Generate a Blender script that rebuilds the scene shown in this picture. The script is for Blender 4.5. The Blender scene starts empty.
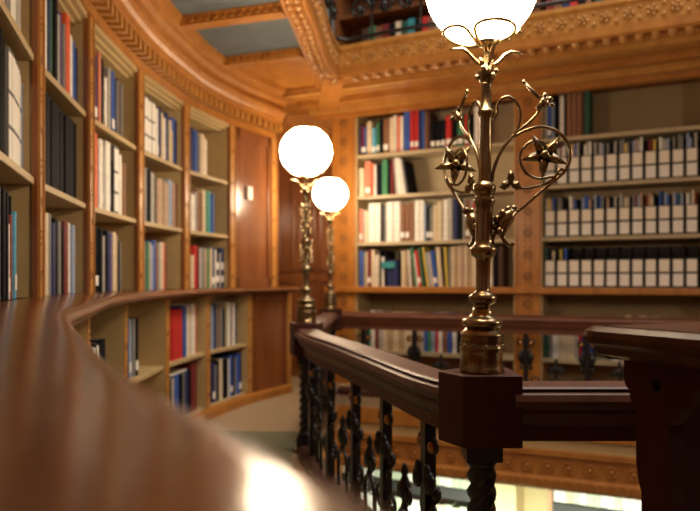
import bpy, bmesh, math, random
from mathutils import Vector, Matrix
from mathutils.geometry import tessellate_polygon
random.seed(11)
PI = math.pi
COL = bpy.context.scene.collection
CAMZ = 0.88            # camera height above the gallery floor; geometry is written relative to the eye, then lifted
FPX = 680.0
HOR = 280.0            # row of the horizon

# ------------------------------------------------------------------ materials
def mat_base(name):
    m = bpy.data.materials.new(name); m.use_nodes = True
    nt = m.node_tree
    return m, nt, nt.nodes['Principled BSDF']

def mat_wood(name, c1, c2, rough=.35, scale=(6, 6, 40), coat=0.0, bump=.0, detail=6, spec=.5):
    m, nt, b = mat_base(name)
    tc = nt.nodes.new('ShaderNodeTexCoord'); mp = nt.nodes.new('ShaderNodeMapping')
    mp.inputs['Scale'].default_value = scale
    nt.links.new(tc.outputs['Object'], mp.inputs['Vector'])
    nz = nt.nodes.new('ShaderNodeTexNoise'); nz.inputs['Scale'].default_value = 1.0
    nz.inputs['Detail'].default_value = detail; nz.inputs['Roughness'].default_value = .65
    nz.inputs['Distortion'].default_value = .6
    nt.links.new(mp.outputs['Vector'], nz.inputs['Vector'])
    cr = nt.nodes.new('ShaderNodeValToRGB')
    cr.color_ramp.elements[0].position = .32; cr.color_ramp.elements[0].color = (*c1, 1)
    cr.color_ramp.elements[1].position = .68; cr.color_ramp.elements[1].color = (*c2, 1)
    nt.links.new(nz.outputs['Fac'], cr.inputs['Fac'])
    nt.links.new(cr.outputs['Color'], b.inputs['Base Color'])
    b.inputs['Roughness'].default_value = rough
    b.inputs['Coat Weight'].default_value = coat; b.inputs['Specular IOR Level'].default_value = spec
    b.inputs['Coat Roughness'].default_value = .12
    if bump:
        n2 = nt.nodes.new('ShaderNodeTexNoise'); n2.inputs['Scale'].default_value = 26; n2.inputs['Detail'].default_value = 3
        nt.links.new(tc.outputs['Object'], n2.inputs['Vector'])
        bp = nt.nodes.new('ShaderNodeBump'); bp.inputs['Strength'].default_value = bump; bp.inputs['Distance'].default_value = .004
        nt.links.new(n2.outputs['Fac'], bp.inputs['Height'])
        nt.links.new(bp.outputs['Normal'], b.inputs['Normal'])
        nt.links.new(bp.outputs['Normal'], b.inputs['Coat Normal'])
    return m

def mat_flat(name, c, rough=.6, metal=0, var=.12, scale=30, bump=0, spec=.5):
    m, nt, b = mat_base(name)
    tc = nt.nodes.new('ShaderNodeTexCoord')
    nz = nt.nodes.new('ShaderNodeTexNoise'); nz.inputs['Scale'].default_value = scale; nz.inputs['Detail'].default_value = 4
    nt.links.new(tc.outputs['Object'], nz.inputs['Vector'])
    cr = nt.nodes.new('ShaderNodeValToRGB')
    cr.color_ramp.elements[0].position = .3; cr.color_ramp.elements[0].color = (*[max(0, x * (1 - var)) for x in c], 1)
    cr.color_ramp.elements[1].position = .7; cr.color_ramp.elements[1].color = (*[min(1, x * (1 + var)) for x in c], 1)
    nt.links.new(nz.outputs['Fac'], cr.inputs['Fac'])
    nt.links.new(cr.outputs['Color'], b.inputs['Base Color'])
    b.inputs['Roughness'].default_value = rough; b.inputs['Metallic'].default_value = metal
    b.inputs['Specular IOR Level'].default_value = spec
    if bump:
        bp = nt.nodes.new('ShaderNodeBump'); bp.inputs['Strength'].default_value = bump; bp.inputs['Distance'].default_value = .003
        nt.links.new(nz.outputs['Fac'], bp.inputs['Height']); nt.links.new(bp.outputs['Normal'], b.inputs['Normal'])
    return m

def mat_emit(name, c, strength):
    m, nt, b = mat_base(name)
    lw = nt.nodes.new('ShaderNodeLayerWeight'); lw.inputs['Blend'].default_value = .35
    b.inputs['Base Color'].default_value = (.9, .85, .75, 1); b.inputs['Roughness'].default_value = .15
    b.inputs['Emission Color'].default_value = (*c, 1); b.inputs['Emission Strength'].default_value = strength
    return m

M = {}
M['oak'] = mat_wood('golden_oak', (.35, .122, .020), (.49, .198, .036), .38, (9, 9, 2.2), .05)
M['oak_carved'] = mat_wood('carved_oak', (.42, .175, .034), (.57, .275, .066), .36, (14, 14, 5), .2)
M['oak_gloss'] = mat_wood('glossy_oak_beads', (.44, .19, .05), (.58, .28, .08), .14, (14, 14, 5), .6)
M['inlay'] = mat_wood('dark_inlay', (.13, .045, .012), (.20, .075, .02), .4, (12, 12, 4), .1)  # carved pilaster rosettes, coloured darker than the wood around them
M['inlay_mid'] = mat_wood('brown_inlay', (.26, .10, .025), (.36, .15, .04), .4, (12, 12, 4), .1)  # carved relief of the uprights, coloured darker than their oak
M['oak_panel'] = mat_wood('oak_panel', (.17, .050, .013), (.27, .09, .024), .26, (10, 10, 1.6), .35)
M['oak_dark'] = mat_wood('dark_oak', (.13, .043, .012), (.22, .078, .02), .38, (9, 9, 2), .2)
M['edge'] = mat_wood('red_oak_edge', (.22, .07, .022), (.31, .11, .035), .35, (12, 12, 2), .25)
M['mahogany'] = mat_wood('mahogany_rail', (.056, .020, .012), (.095, .034, .020), .44, (5, 5, 14), .0, spec=.4)
M['mahogany_red'] = mat_wood('reddish_rail', (.12, .040, .020), (.18, .066, .034), .42, (5, 5, 14), .0, spec=.4)  # same wood as the other rails, lamplight put into a lighter, redder colour
M['mahogany_flat'] = mat_wood('mahogany_block', (.045, .014, .009), (.072, .024, .015), .5, (6, 6, 3), .0, spec=.25)
M['ledge'] = mat_wood('polished_ledge', (.105, .033, .007), (.215, .072, .015), .20, (7, 2.2, 7), .0, .2)
M['table'] = mat_wood('old_dark_table', (.045, .013, .006), (.085, .026, .011), .5, (12, 6, 3), .0, spec=.12)
M['table_top'] = mat_wood('worn_table_top', (.050, .017, .006), (.095, .034, .012), .36, (14, 14, 6), .0, .15, spec=.16)
M['tan'] = mat_flat('tan_shelf_paint', (.50, .36, .175), .5, var=.07, scale=9)
M['tan_back'] = mat_flat('tan_back_paint', (.47, .335, .155), .6, var=.10, scale=7)
M['cream'] = mat_flat('cream_shelf_paint', (.50, .40, .25), .55, var=.07, scale=9)
M['cream_back'] = mat_flat('cream_back_paint', (.46, .36, .215), .6, var=.07, scale=9)
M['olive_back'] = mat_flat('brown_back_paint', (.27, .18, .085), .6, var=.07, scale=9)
M['blue_panel'] = mat_flat('grey_blue_ceiling_cloth', (.125, .145, .155), .8, var=.14, scale=6, bump=.1)
M['iron'] = mat_flat('black_wrought_iron', (.012, .011, .012), .28, var=.2, scale=40, bump=.3)
M['bronze'] = mat_flat('bronze_ornament', (.45, .22, .08), .3, metal=1, var=.25, scale=30)
M['brass'] = mat_flat('aged_brass', (.29, .22, .125), .25, metal=1, var=.35, scale=16, bump=.12)
M['brass_light'] = mat_flat('polished_brass', (.62, .46, .25), .2, metal=1, var=.2, scale=22)
M['globe'] = mat_emit('lit_opal_glass', (1.0, .79, .53), 30)
M['carpet'] = mat_flat('tan_carpet', (.36, .25, .145), .95, var=.14, scale=160, bump=.4)
M['green'] = mat_flat('green_carpet', (.155, .155, .095), .95, var=.16, scale=160, bump=.4)
M['white'] = mat_flat('white_plastic', (.75, .72, .66), .4, var=.04)
M['paper'] = mat_flat('page_edges', (.72, .64, .50), .8, var=.12, scale=90)
M['label'] = mat_flat('white_paper_label', (.90, .87, .83), .6, var=.08, scale=120)
M['label_cream'] = mat_flat('cream_paper_label', (.90, .82, .71), .6, var=.10, scale=120)
M['box_black'] = mat_flat('black_box_board', (.022, .018, .016), .55, var=.2)
M['lower_wall'] = mat_flat('pale_yellow_wall', (.66, .55, .30), .6, var=.08, scale=6)
M['lower_floor'] = mat_flat('lower_carpet', (.22, .16, .10), .95, var=.14, scale=50)

CK = {  # covers: key -> (name, rgb)
 'bk': ('black', (.010, .010, .013)), 'ch': ('charcoal', (.012, .013, .018)), 'gy': ('grey', (.22, .215, .21)),
 'lg': ('light grey', (.46, .43, .40)), 'wb': ('white-labelled grey', (.16, .155, .15)), 'wh': ('white', (.84, .81, .76)), 'cr': ('cream', (.70, .58, .41)),
 'tn': ('tan', (.50, .36, .22)), 'pk': ('dusty pink', (.48, .31, .23)), 'br': ('brown', (.25, .12, .065)),
 'db': ('dark brown', (.085, .042, .028)), 'mr': ('maroon', (.19, .03, .028)), 'rd': ('red', (.55, .035, .032)),
 'or': ('orange-red', (.75, .13, .05)), 'sa': ('salmon', (.72, .25, .16)), 'nv': ('navy', (.028, .038, .13)),
 'bl': ('blue', (.045, .11, .42)), 'sb': ('sky blue', (.11, .40, .62)), 'lb': ('pale blue', (.30, .38, .55)),
 'tl': ('teal', (.05, .27, .30)), 'gn': ('green', (.06, .23, .11)), 'dg': ('dark green', (.03, .10, .07)),
 'pu': ('purple', (.10, .06, .22)), 'ye': ('yellow', (.66, .50, .10)), 'pg': ('pale green', (.60, .66, .50)),
}
for k, (nm, c) in CK.items():
    M['c_' + k] = mat_flat('cover_' + nm.replace(' ', '_').replace('-', '_'), c, .58, var=.13, scale=45, spec=.04 if k in ('bk', 'ch') else .2)

# ------------------------------------------------------------------ mesh helpers
class MB:
    def __init__(s): s.v = []; s.f = []; s.sm = []
    def add(s, vs, fs, smooth=False):
        o = len(s.v); s.v += [tuple(v) for v in vs]
        for f in fs: s.f.append(tuple(i + o for i in f)); s.sm.append(smooth)
        return s
    def box(s, x0, x1, y0, y1, z0, z1, mt=None):
        vs = [Vector((x, y, z)) for z in (z0, z1) for y in (y0, y1) for x in (x0, x1)]
        if mt is not None: vs = [mt @ v for v in vs]
        return s.add(vs, [(0, 2, 3, 1), (4, 5, 7, 6), (0, 1, 5, 4), (2, 6, 7, 3), (0, 4, 6, 2), (1, 3, 7, 5)])
    def prism(s, poly, z0, z1, mt=None, holes=()):
        loops = [list(poly)] + [list(h) for h in holes]
        flat = [p for l in loops for p in l]; n = len(flat)
        tris = tessellate_polygon([[Vector((p[0], p[1], 0)) for p in l] for l in loops])
        vs = [Vector((p[0], p[1], z0)) for p in flat] + [Vector((p[0], p[1], z1)) for p in flat]
        fs = []
        for t in tris:
            a, b, c = [flat[i] for i in t]
            cr = (b[0]-a[0])*(c[1]-a[1]) - (b[1]-a[1])*(c[0]-a[0])
            if cr < 0: t = (t[0], t[2], t[1])
            fs.append(tuple(i + n for i in t)); fs.append((t[0], t[2], t[1]))
        o = 0
        for li, l in enumerate(loops):
            m = len(l); ar = sum(l[i][0]*l[(i+1) % m][1] - l[(i+1) % m][0]*l[i][1] for i in range(m))
            flip = (ar < 0) != (li > 0)
            for i in range(m):
                a, b = o + i, o + (i + 1) % m
                fs.append((a, n + a, n + b, b) if flip else (a, b, n + b, n + a))
            o += m
        if mt is not None: vs = [mt @ v for v in vs]
        return s.add(vs, fs)
    def lathe(s, prof, c=(0, 0, 0), n=20, mt=None, lobes=None):
        vs = []
        for r, z in prof:
            for i in range(n):
                a = 2*PI*i/n
                vs.append(Vector((c[0] + r*math.cos(a), c[1] + r*math.sin(a), c[2] + z)))
        k = len(prof)
        fs = [(j*n+i, j*n+(i+1) % n, (j+1)*n+(i+1) % n, (j+1)*n+i) for j in range(k-1) for i in range(n)]
        fs += [tuple(reversed(range(n))), tuple((k-1)*n + i for i in range(n))]
        if mt is not None: vs = [mt @ v for v in vs]
        return s.add(vs, fs, True)
    def ball(s, c, r, n=10, sz=(1, 1, 1), mt=None):
        vs = []; k = max(4, n//2 + 1)
        prof = [(max(1e-4, r*math.sin(PI*j/(k))), -r*math.cos(PI*j/(k))) for j in range(k+1)]
        for rr, z in prof:
            for i in range(n):
                a = 2*PI*i/n; v = Vector((rr*math.cos(a)*sz[0], rr*math.sin(a)*sz[1], z*sz[2]))
                if mt is not None: v = mt @ v
                vs.append(v + Vector(c))
        kk = len(prof)
        fs = [(j*n+i, j*n+(i+1) % n, (j+1)*n+(i+1) % n, (j+1)*n+i) for j in range(kk-1) for i in range(n)]
        fs += [tuple(reversed(range(n))), tuple((kk-1)*n + i for i in range(n))]
        return s.add(vs, fs, True)
    def tube(s, pts, r, n=8, cap=True):
        pts = [Vector(p) for p in pts]; k = len(pts)
        rs = r if isinstance(r, (list, tuple)) else [r]*k
        t0 = (pts[1]-pts[0]).normalized()
        up = Vector((0, 0, 1)) if abs(t0.z) < .9 else Vector((0, 1, 0))
        nrm = (up - t0*up.dot(t0)).normalized(); vs = []
        for i, p in enumerate(pts):
            t = (pts[min(i+1, k-1)] - pts[max(i-1, 0)])
            t = t.normalized() if t.length > 1e-9 else t0
            nrm = (nrm - t*nrm.dot(t)).normalized(); bi = t.cross(nrm)
            for j in range(n):
                a = 2*PI*j/n
                vs.append(p + (nrm*math.cos(a) + bi*math.sin(a))*rs[i])
        fs = [(i*n+j, i*n+(j+1) % n, (i+1)*n+(j+1) % n, (i+1)*n+j) for i in range(k-1) for j in range(n)]
        if cap: fs += [tuple(reversed(range(n))), tuple((k-1)*n + j for j in range(n))]
        return s.add(vs, fs, True)
    def sweep(s, path, prof, closed=False, smooth=False):
        """profile of (offset to the right of travel, z), a closed polygon, carried along a plan path"""
        k = len(path); nr = []
        for i in range(k):
            def d(a, b):
                v = Vector((path[b][0]-path[a][0], path[b][1]-path[a][1])); return v.normalized()
            if closed: d0, d1 = d((i-1) % k, i), d(i, (i+1) % k)
            else: d0 = d(max(i-1, 0), max(i, 1)); d1 = d(min(i, k-2), min(i+1, k-1))
            n0 = Vector((d0.y, -d0.x)); n1 = Vector((d1.y, -d1.x)); mm = n0 + n1
            if mm.length < 1e-6: mm = n0
            mm.normalize(); nr.append(mm / max(.35, mm.dot(n0)))
        m = len(prof); vs = []
        for i in range(k):
            for o, z in prof: vs.append((path[i][0] + nr[i].x*o, path[i][1] + nr[i].y*o, z))
        fs = []
        for i in range(k if closed else k-1):
            j = (i+1) % k
            for a in range(m):
                b = (a+1) % m
                fs.append((i*m+a, i*m+b, j*m+b, j*m+a))
        s.add(vs, fs, smooth)
        if not closed:
            o = len(s.v) - k*m
            s.f.append(tuple(o + a for a in reversed(range(m)))); s.sm.append(False)
            s.f.append(tuple(o + (k-1)*m + a for a in range(m))); s.sm.append(False)
        return s
    def build(s, name, mat, parent=None, world=True, bevel=0, loc=None):
        """one mesh object; vertices are in world space unless world=False (then in the parent's space)"""
        if parent is not None:
            off = Vector(parent_loc(parent)) if world else Vector((0, 0, 0))
        elif loc is not None: off = Vector(loc)
        else:
            xs = [v[0] for v in s.v]; ys = [v[1] for v in s.v]; zs = [v[2] for v in s.v]
            off = Vector(((min(xs)+max(xs))/2, (min(ys)+max(ys))/2, min(zs)))
        me = bpy.data.meshes.new(name)
        me.from_pydata([(v[0]-off.x, v[1]-off.y, v[2]-off.z) for v in s.v], [], s.f)
        me.polygons.foreach_set('use_smooth', s.sm)
        bm = bmesh.new(); bm.from_mesh(me); bmesh.ops.recalc_face_normals(bm, faces=bm.faces); bm.to_mesh(me); bm.free()
        me.materials.append(M[mat] if isinstance(mat, str) else mat)
        o = bpy.data.objects.new(name, me); COL.objects.link(o)
        if parent is not None: o.parent = parent
        else: o.location = off
        if bevel:
            md = o.modifiers.new('bevel', 'BEVEL'); md.width = bevel; md.segments = 2; md.limit_method = 'ANGLE'
        return o

def parent_loc(o):
    p = Vector(o.location)
    while o.parent is not None:
        o = o.parent; p = p + Vector(o.location)
    return p
def tag(o, label=None, cat=None, group=None, kind=None):
    if label: o['label'] = label
    if cat: o['category'] = cat
    if group: o['group'] = group
    if kind: o['kind'] = kind
    return o
def thing(name, loc, label, cat, group=None):
    o = bpy.data.objects.new(name, None); COL.objects.link(o); o.location = loc; o.empty_display_size = .05
    return tag(o, label, cat, group)
def copy_tree(o, parent=None):
    c = o.copy(); COL.objects.link(c)
    if parent is not None: c.parent = parent
    for ch in list(o.children): copy_tree(ch, c)
    return c
def struct(mb, name, mat, **k): return tag(mb.build(name, mat, **k), kind='structure')

def catmull(pts, per=12):
    pts = [Vector(p) for p in pts]; out = []
    ext = [pts[0]*2 - pts[1]] + pts + [pts[-1]*2 - pts[-2]]
    for i in range(1, len(ext)-2):
        p0, p1, p2, p3 = ext[i-1:i+3]
        for k in range(per):
            t = k/per
            out.append(.5*((2*p1) + (p2-p0)*t + (2*p0-5*p1+4*p2-p3)*t*t + (3*p1-p0-3*p2+p3)*t**3))
    out.append(pts[-1]); return out

class Path2:
    def __init__(s, pts):
        s.p = [Vector((q[0], q[1])) for q in pts]; s.s = [0]
        for a, b in zip(s.p, s.p[1:]): s.s.append(s.s[-1] + (b-a).length)
        s.L = s.s[-1]
    def at(s, t):
        t = min(max(t, 0), s.L - 1e-6)
        lo, hi = 0, len(s.s)-1
        while hi - lo > 1:
            m = (lo+hi)//2
            if s.s[m] <= t: lo = m
            else: hi = m
        w = (t - s.s[lo])/(s.s[lo+1]-s.s[lo]); return s.p[lo].lerp(s.p[lo+1], w)
    def n(s, t):
        a, b = s.at(max(0, t-.05)), s.at(min(s.L, t+.05)); d = (b-a).normalized(); return Vector((d.y, -d.x))
    def off(s, t, o): return s.at(t) + s.n(t)*o
    def sub(s, a, b, step=.05, o=0.0):
        k = max(1, int(round((b-a)/step))); return [s.off(a + (b-a)*i/k, o) for i in range(k+1)]
    def find_px(s, px, o=0.0):
        best = None
        for i in range(int(s.L/.005)):
            t = i*.005; q = s.off(t, o)
            if q.y < .6: continue
            e = abs(350 + FPX*q.x/q.y - px)
            if best is None or e < best[0]: best = (e, t)
        return best[1]

class Frame:     # a straight run of shelving: o front-left corner, e to the right, n out into the room
    def __init__(s, o, p1):
        s.o = Vector(o); d = Vector(p1) - s.o; s.L = d.length; s.e = d.normalized(); s.n = Vector((s.e.y, -s.e.x))
        s.mt = Matrix(((s.e.x, -s.n.x, 0, s.o.x), (s.e.y, -s.n.y, 0, s.o.y), (0, 0, 1, 0), (0, 0, 0, 1)))
    def pt(s, u, w=0): return s.o + s.e*u - s.n*w
    def u_px(s, px, w=0):
        k = (px - 350)/FPX; b = s.o - s.n*w       # (b+e u).x = k (b+e u).y
        return (k*b.y - b.x)/(s.e.x - k*s.e.y)
    def box(s, mb, u0, u1, w0, w1, z0, z1): return mb.box(u0, u1, w0, w1, z0, z1, s.mt)

# ------------------------------------------------------------------ books
ORD = ['', 'first', 'second', 'third', 'fourth', 'fifth', 'sixth', 'seventh', 'eighth', 'ninth', 'tenth', 'eleventh', 'twelfth',
       'thirteenth', 'fourteenth', 'fifteenth', 'sixteenth', 'seventeenth', 'eighteenth', 'nineteenth', 'twentieth']
for a in ('twenty', 'thirty', 'forty'):
    if a != 'twenty': ORD.append({'thirty': 'thirtieth', 'forty': 'fortieth'}[a])
    ORD += [a + '-' + ORD[i] for i in range(1, 10)]

FAR = MB(); FAR.mi = []; FARM = []
def make_book(t, d, h, ck, lab=0, pages=True):
    c = min(.0028, t*.16)
    r = min(t*.36, .008)
    poly = [(0, d), (0, r), (r*.3, r*.3), (r, 0), (t-r, 0), (t-r*.3, r*.3), (t, r), (t, d), (t-c, d), (t-c, c+r*.6), (c, c+r*.6), (c, d)]
    mb = MB(); mb.prism(poly, 0, h)
    o = mb.build('book', 'c_' + ck, None, loc=(0, 0, 0))
    if pages:
        MB().box(c, t-c, c + r*.6, d-.004, .003, h-.004).build('pages', 'paper', o, world=False)
    if lab == 3:
        for f0, f1 in ((.05, .30), (.34, .60), (.64, .96)):
            MB().box(t*.07, t*.93, -.0009, .0014, h*f0, h*f1).build('spine_label', 'label', o, world=False)['label'] = 'large white paper label on the spine'
    elif lab:
        z0 = h*(.10 if lab == 1 else .14); hh = min(.045, h*.18)
        MB().box(t*.10, t*.90, -.0007, .0012, z0, z0+hh).build('spine_label', 'label', o, world=False)['label'] = 'white paper label near the foot of the spine'
        if lab == 2:
            MB().box(t*.10, t*.90, -.0007, .0012, z0+hh*2.0, z0+hh*3.1).build('spine_label', 'label', o, world=False)['label'] = 'white paper label on the spine'
    return o

def book_run(F, px0, px1, z, H, spec, where, group, w=.035, dmax=.20, noun='book', pages=True, stuff=False):
    items = []
    for s_ in spec.split(','):
        q = s_.split(); ck = q[0]; wd = float(q[1]); hf = float(q[2]); lab = 0; lean = 0
        for f in q[3:]:
            if f[0] == 'L': lab = {'L': 1, 'LL': 2, 'LLL': 3}[f]
            if f[0] == '<': lean = float(f[1:])
        items.append((ck, wd, hf, lab, lean))
    u0 = F.u_px(px0, w) if px0 is not None else .005
    u1 = F.u_px(px1, w) if px1 is not None else F.L - .005
    u0 = max(u0, .003); u1 = min(u1, F.L - .003)
    gapsum = 0; prev = 0
    for it in items:
        a = math.radians(it[4])
        if it[4] and not prev: gapsum += .9*it[2]*H*math.sin(a)
        prev = it[4]
    tot = sum(i[1]/math.cos(math.radians(i[4])) for i in items); sc = (u1-u0-gapsum)/tot
    u = u0; prev = 0
    for i, (ck, wd, hf, lab, lean) in enumerate(items):
        t = wd*sc*.945; h = min(hf*H, H-.008); d = dmax*random.uniform(.86, 1.0)
        ww = w + random.uniform(0, .012)
        a = math.radians(lean)
        if stuff:
            q0 = len(FAR.f); F.box(FAR, u, u+t, ww, ww+d, z + .0006, z + h)
            if ck not in FARM: FARM.append(ck)
            FAR.mi += [FARM.index(ck)]*(len(FAR.f)-q0); u += wd*sc; continue
        b = make_book(t, d, h, ck, lab, pages)
        if lean and not prev: u += .9*h*math.sin(a)
        p = F.pt(u, ww)
        rot = Matrix(((F.e.x, -F.n.x, 0), (F.e.y, -F.n.y, 0), (0, 0, 1))) @ Matrix.Rotation(-a, 3, 'Y')
        b.rotation_euler = rot.to_euler(); b.location = (p.x, p.y, z + .0006)
        u += wd*sc/math.cos(a); prev = lean
        nm = CK[ck][0]
        pre = 'leaning ' if lean else ''
        suf = ''
        tag(b, f"{pre}{nm} {noun}, {ORD[i+1]} from left, {where}", 'book', group)

# ------------------------------------------------------------------ the curved wall of bookcases
S_CEIL = 1.42
UP = Path2(catmull([(.0, -.33), (-.08, -.13), (-.177, .065), (-.30, .27), (-.414, .49), (-.685, 1.09), (-.83, 1.6), (-.965, 2.08), (-1.05, 2.5), (-1.11, 3.0), (-1.12, 3.5),
                    (-1.09, 3.9), (-1.02, 4.38), (-.865, 4.88), (-.60, 5.40)], 14))
sp = [UP.find_px(x) for x in (41, 91.5, 141, 187, 233, 275)]
sp = [sp[0] - (sp[1]-sp[0])*.98] + sp           # seven uprights
SEND = sp[-1]; S0 = sp[0]
LOFF = .145; LIP = .222; LEDZ = -.055
Z1, Z2 = .322, .708
ST = .034                                       # half width of an upright
where_tall = ['nearest tall curved bay', 'second tall curved bay', 'third tall curved bay', 'fourth tall curved bay', 'last tall curved bay']
where_low = ['low bay under nearest tall bay', 'low bay under second tall bay', 'low bay under third tall bay', 'low bay under fourth tall bay',
             'low bay under last tall bay']
desc_tall = ['tall built-in bookcase bay nearest the camera, cut by the photo edge', 'tall curved bookcase bay holding a row of black binders',
             'tall curved bookcase bay, third from the camera, white books on its middle shelf',
             'tall curved bookcase bay, fourth from the camera, pink and tan books mid-shelf',
             'last tall curved bookcase bay, beside the plain wooden panel']
desc_low = ['low bookcase bay under the ledge, hidden behind the ledge corner', 'low bookcase bay under the ledge, leftmost one with dark books',
            'low bookcase bay under the ledge with a few grey and black books', 'low bookcase bay under the ledge with a block of red books',
            'last low bookcase bay under the ledge, beside the wooden panel']

def relief(mb, F, u, z0, z1, step=.105, w=-.004):
    """small carved rosettes up an upright"""
    k = int((z1-z0)/step)
    for i in range(k):
        z = z0 + (z1-z0)*(i+.5)/k; p = F.pt(u, w)
        rot = Matrix.Rotation(math.atan2(F.n.y, F.n.x), 4, 'Z') @ Matrix.Rotation(PI/2, 4, 'Y')
        mt = Matrix.Translation((p.x, p.y, z)) @ rot
        if i % 2 == 0:
            ring = [(.0145*math.cos(a*PI/5), .0145*math.sin(a*PI/5), 0) for a in range(11)]
            mb.tube([mt @ Vector(q) for q in ring], .0035, 5)
            mb.ball(p.to_3d() + Vector((0, 0, z)), .006, 6)
        else:
            for dz in (-.02, 0, .02): mb.ball(p.to_3d() + Vector((0, 0, z+dz)), .0055, 6)

tall = []; low = []
for i in range(5):
    # ---- tall bay above the ledge
    a, b = sp[i], sp[i+1]
    F = Frame(UP.at(a + ST), UP.at(b - ST)); L = F.L
    base = F.pt(L/2, .15)
    t = thing('bookcase', (base.x, base.y, LEDZ), desc_tall[i], 'bookcase', 'tall curved bookcase bays')
    F.box(MB(), -.02, L+.02, .27, .29, LEDZ, 1.13).build('back_panel', 'tan_back', t)
    F.box(MB(), -.022, 0, .004, .27, LEDZ, 1.13).build('side_panel', 'tan', t)
    F.box(MB(), L, L+.022, .004, .27, LEDZ, 1.13).build('side_panel', 'tan', t)
    for z in (Z1, Z2): F.box(MB(), 0, L, .012, .27, z-.024, z).build('shelf', 'tan', t, bevel=.003)
    mb = MB(); F.box(mb, 0, L, .006, .03, 1.095, 1.13); F.box(mb, 0, L, .03, .055, 1.078, 1.12); F.box(mb, 0, L, .055, .27, 1.065, 1.10)
    mb.build('head_moulding', 'tan', t)
    tall.append(F)
    # ---- low bay below the ledge
    G = Frame(UP.off(a + ST*.9, LOFF), UP.off(b - ST*.9, LOFF)); L = G.L
    base = G.pt(L/2, .15)
    t = thing('low_bookcase', (base.x, base.y, -.88), desc_low[i], 'bookcase', 'low curved bookcase bays')
    G.box(MB(), -.02, L+.02, .27, .29, -.88, -.10).build('back_panel', 'tan_back', t)
    G.box(MB(), -.022, 0, .004, .27, -.88, -.10).build('side_panel', 'tan', t)
    G.box(MB(), L, L+.022, .004, .27, -.88, -.10).build('side_panel', 'tan', t)
    G.box(MB(), 0, L, .012, .27, -.475, -.452).build('shelf', 'tan', t, bevel=.003)
    G.box(MB(), 0, L, .012, .27, -.83, -.80).build('bottom_board', 'tan', t)
    low.append(G)
# uprights between the bays (trim of the built-in)
n_trim = [0]
def trim(mb, mat, **k):
    n_trim[0] += 1; return struct(mb, 'trim_%d' % n_trim[0], mat, **k)
for i in range(7):
    s_ = sp[i]
    c = UP.at(s_); n = UP.n(s_); e = Vector((-n.y, n.x))
    F = Frame(c - e*ST, c + e*ST)
    mb = MB(); F.box(mb, 0, 2*ST, .0, .02, LEDZ, 1.12); F.box(mb, 0, .006, -.006, 0, LEDZ, 1.12); F.box(mb, 2*ST-.006, 2*ST, -.006, 0, LEDZ, 1.12)
    trim(mb, 'oak_carved'); mb = MB(); relief(mb, F, ST, LEDZ+.02, 1.10, w=0)
    trim(mb, 'inlay_mid')
    mb = MB(); F.box(mb, -.007, 0, .002, .018, LEDZ, 1.12); F.box(mb, 2*ST, 2*ST+.007, .002, .018, LEDZ, 1.12)
    trim(mb, 'edge')
    c = UP.off(s_, LOFF); F = Frame(c - e*ST*.85, c + e*ST*.85)
    mb = MB(); F.box(mb, 0, 2*ST*.85, 0, .02, -.88, -.10)
    trim(mb, 'oak_carved'); mb = MB(); relief(mb, F, ST*.85, -.78, -.12, w=0); trim(mb, 'inlay_mid')

# end panel of the arc, above and below the ledge
F = Frame(UP.at(sp[5]+ST), UP.at(sp[6]-ST)); L = F.L
mb = MB(); F.box(mb, 0, L, .012, .04, LEDZ, 1.12)
for (u0, u1, z0, z1) in ((0, L, LEDZ, LEDZ+.07), (0, L, 1.04, 1.12), (0, .05, LEDZ, 1.12), (L-.05, L, LEDZ, 1.12)): F.box(mb, u0, u1, 0, .012, z0, z1)
base = F.pt(L/2)
p = thing('end_panel', (base.x, base.y, LEDZ), 'polished brown wooden panel at the far end of the tall bookcases', 'wall panel')
mb.build('panel', 'oak_panel', p, bevel=.003)
PF = F
q = F.pt(L*.36, -.002)
mb = MB(); F.box(mb, L*.36-.03, L*.36+.03, -.012, .012, .60, .70)
o = mb.build('wall_plate', 'white', bevel=.004); tag(o, 'small white plate mounted on the wooden end panel', 'wall plate')
F = Frame(UP.off(sp[5]+ST*.9, LOFF), UP.off(sp[6]-ST*.9, LOFF)); L = F.L
mb = MB(); F.box(mb, 0, L, .012, .04, -.88, -.10)
for (u0, u1, z0, z1) in ((0, L, -.88, -.78), (0, L, -.16, -.10), (0, .04, -.88, -.1), (L-.04, L, -.88, -.1)): F.box(mb, u0, u1, 0, .012, z0, z1)
base = F.pt(L/2)
p = thing('end_panel', (base.x, base.y, -.88), 'brown wooden panel under the far end of the ledge', 'wall panel')
mb.build('panel', 'oak_panel', p, bevel=.003)

# plinth below the low bays, and the long polished ledge
trim(MB().sweep(UP.sub(S0, SEND+.05), [(LOFF-.03, -.88), (LOFF+.02, -.88), (LOFF+.02, -.83), (LOFF+.008, -.81), (LOFF-.03, -.81)]), 'oak')
lip = LIP
rl = [(-.02, LEDZ), (-.02, LEDZ-.035), (lip-.025, LEDZ-.042), (lip-.025, LEDZ-.030)]
rl += [(lip-.020, LEDZ-.034), (lip-.007, LEDZ-.030), (lip, LEDZ-.019), (lip-.002, LEDZ-.010), (lip-.010, LEDZ-.003), (lip-.024, LEDZ)]
mb = MB().sweep(UP.sub(.02, SEND+.09, .03), rl, smooth=False)
for k in range(len(mb.sm)): mb.sm[k] = True
o = mb.build('ledge', 'ledge')
md = o.modifiers.new('es', 'EDGE_SPLIT'); md.split_angle = math.radians(40)
tag(o, 'long polished brown wooden ledge curving along the bookcases from the foreground', 'ledge')
trim(MB().sweep(UP.sub(S0-.35, SEND+.05), [(LOFF-.03, -.10), (LOFF+.008, -.10), (LOFF+.03, LEDZ-.043), (LOFF-.03, LEDZ-.043)]), 'oak')
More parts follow.
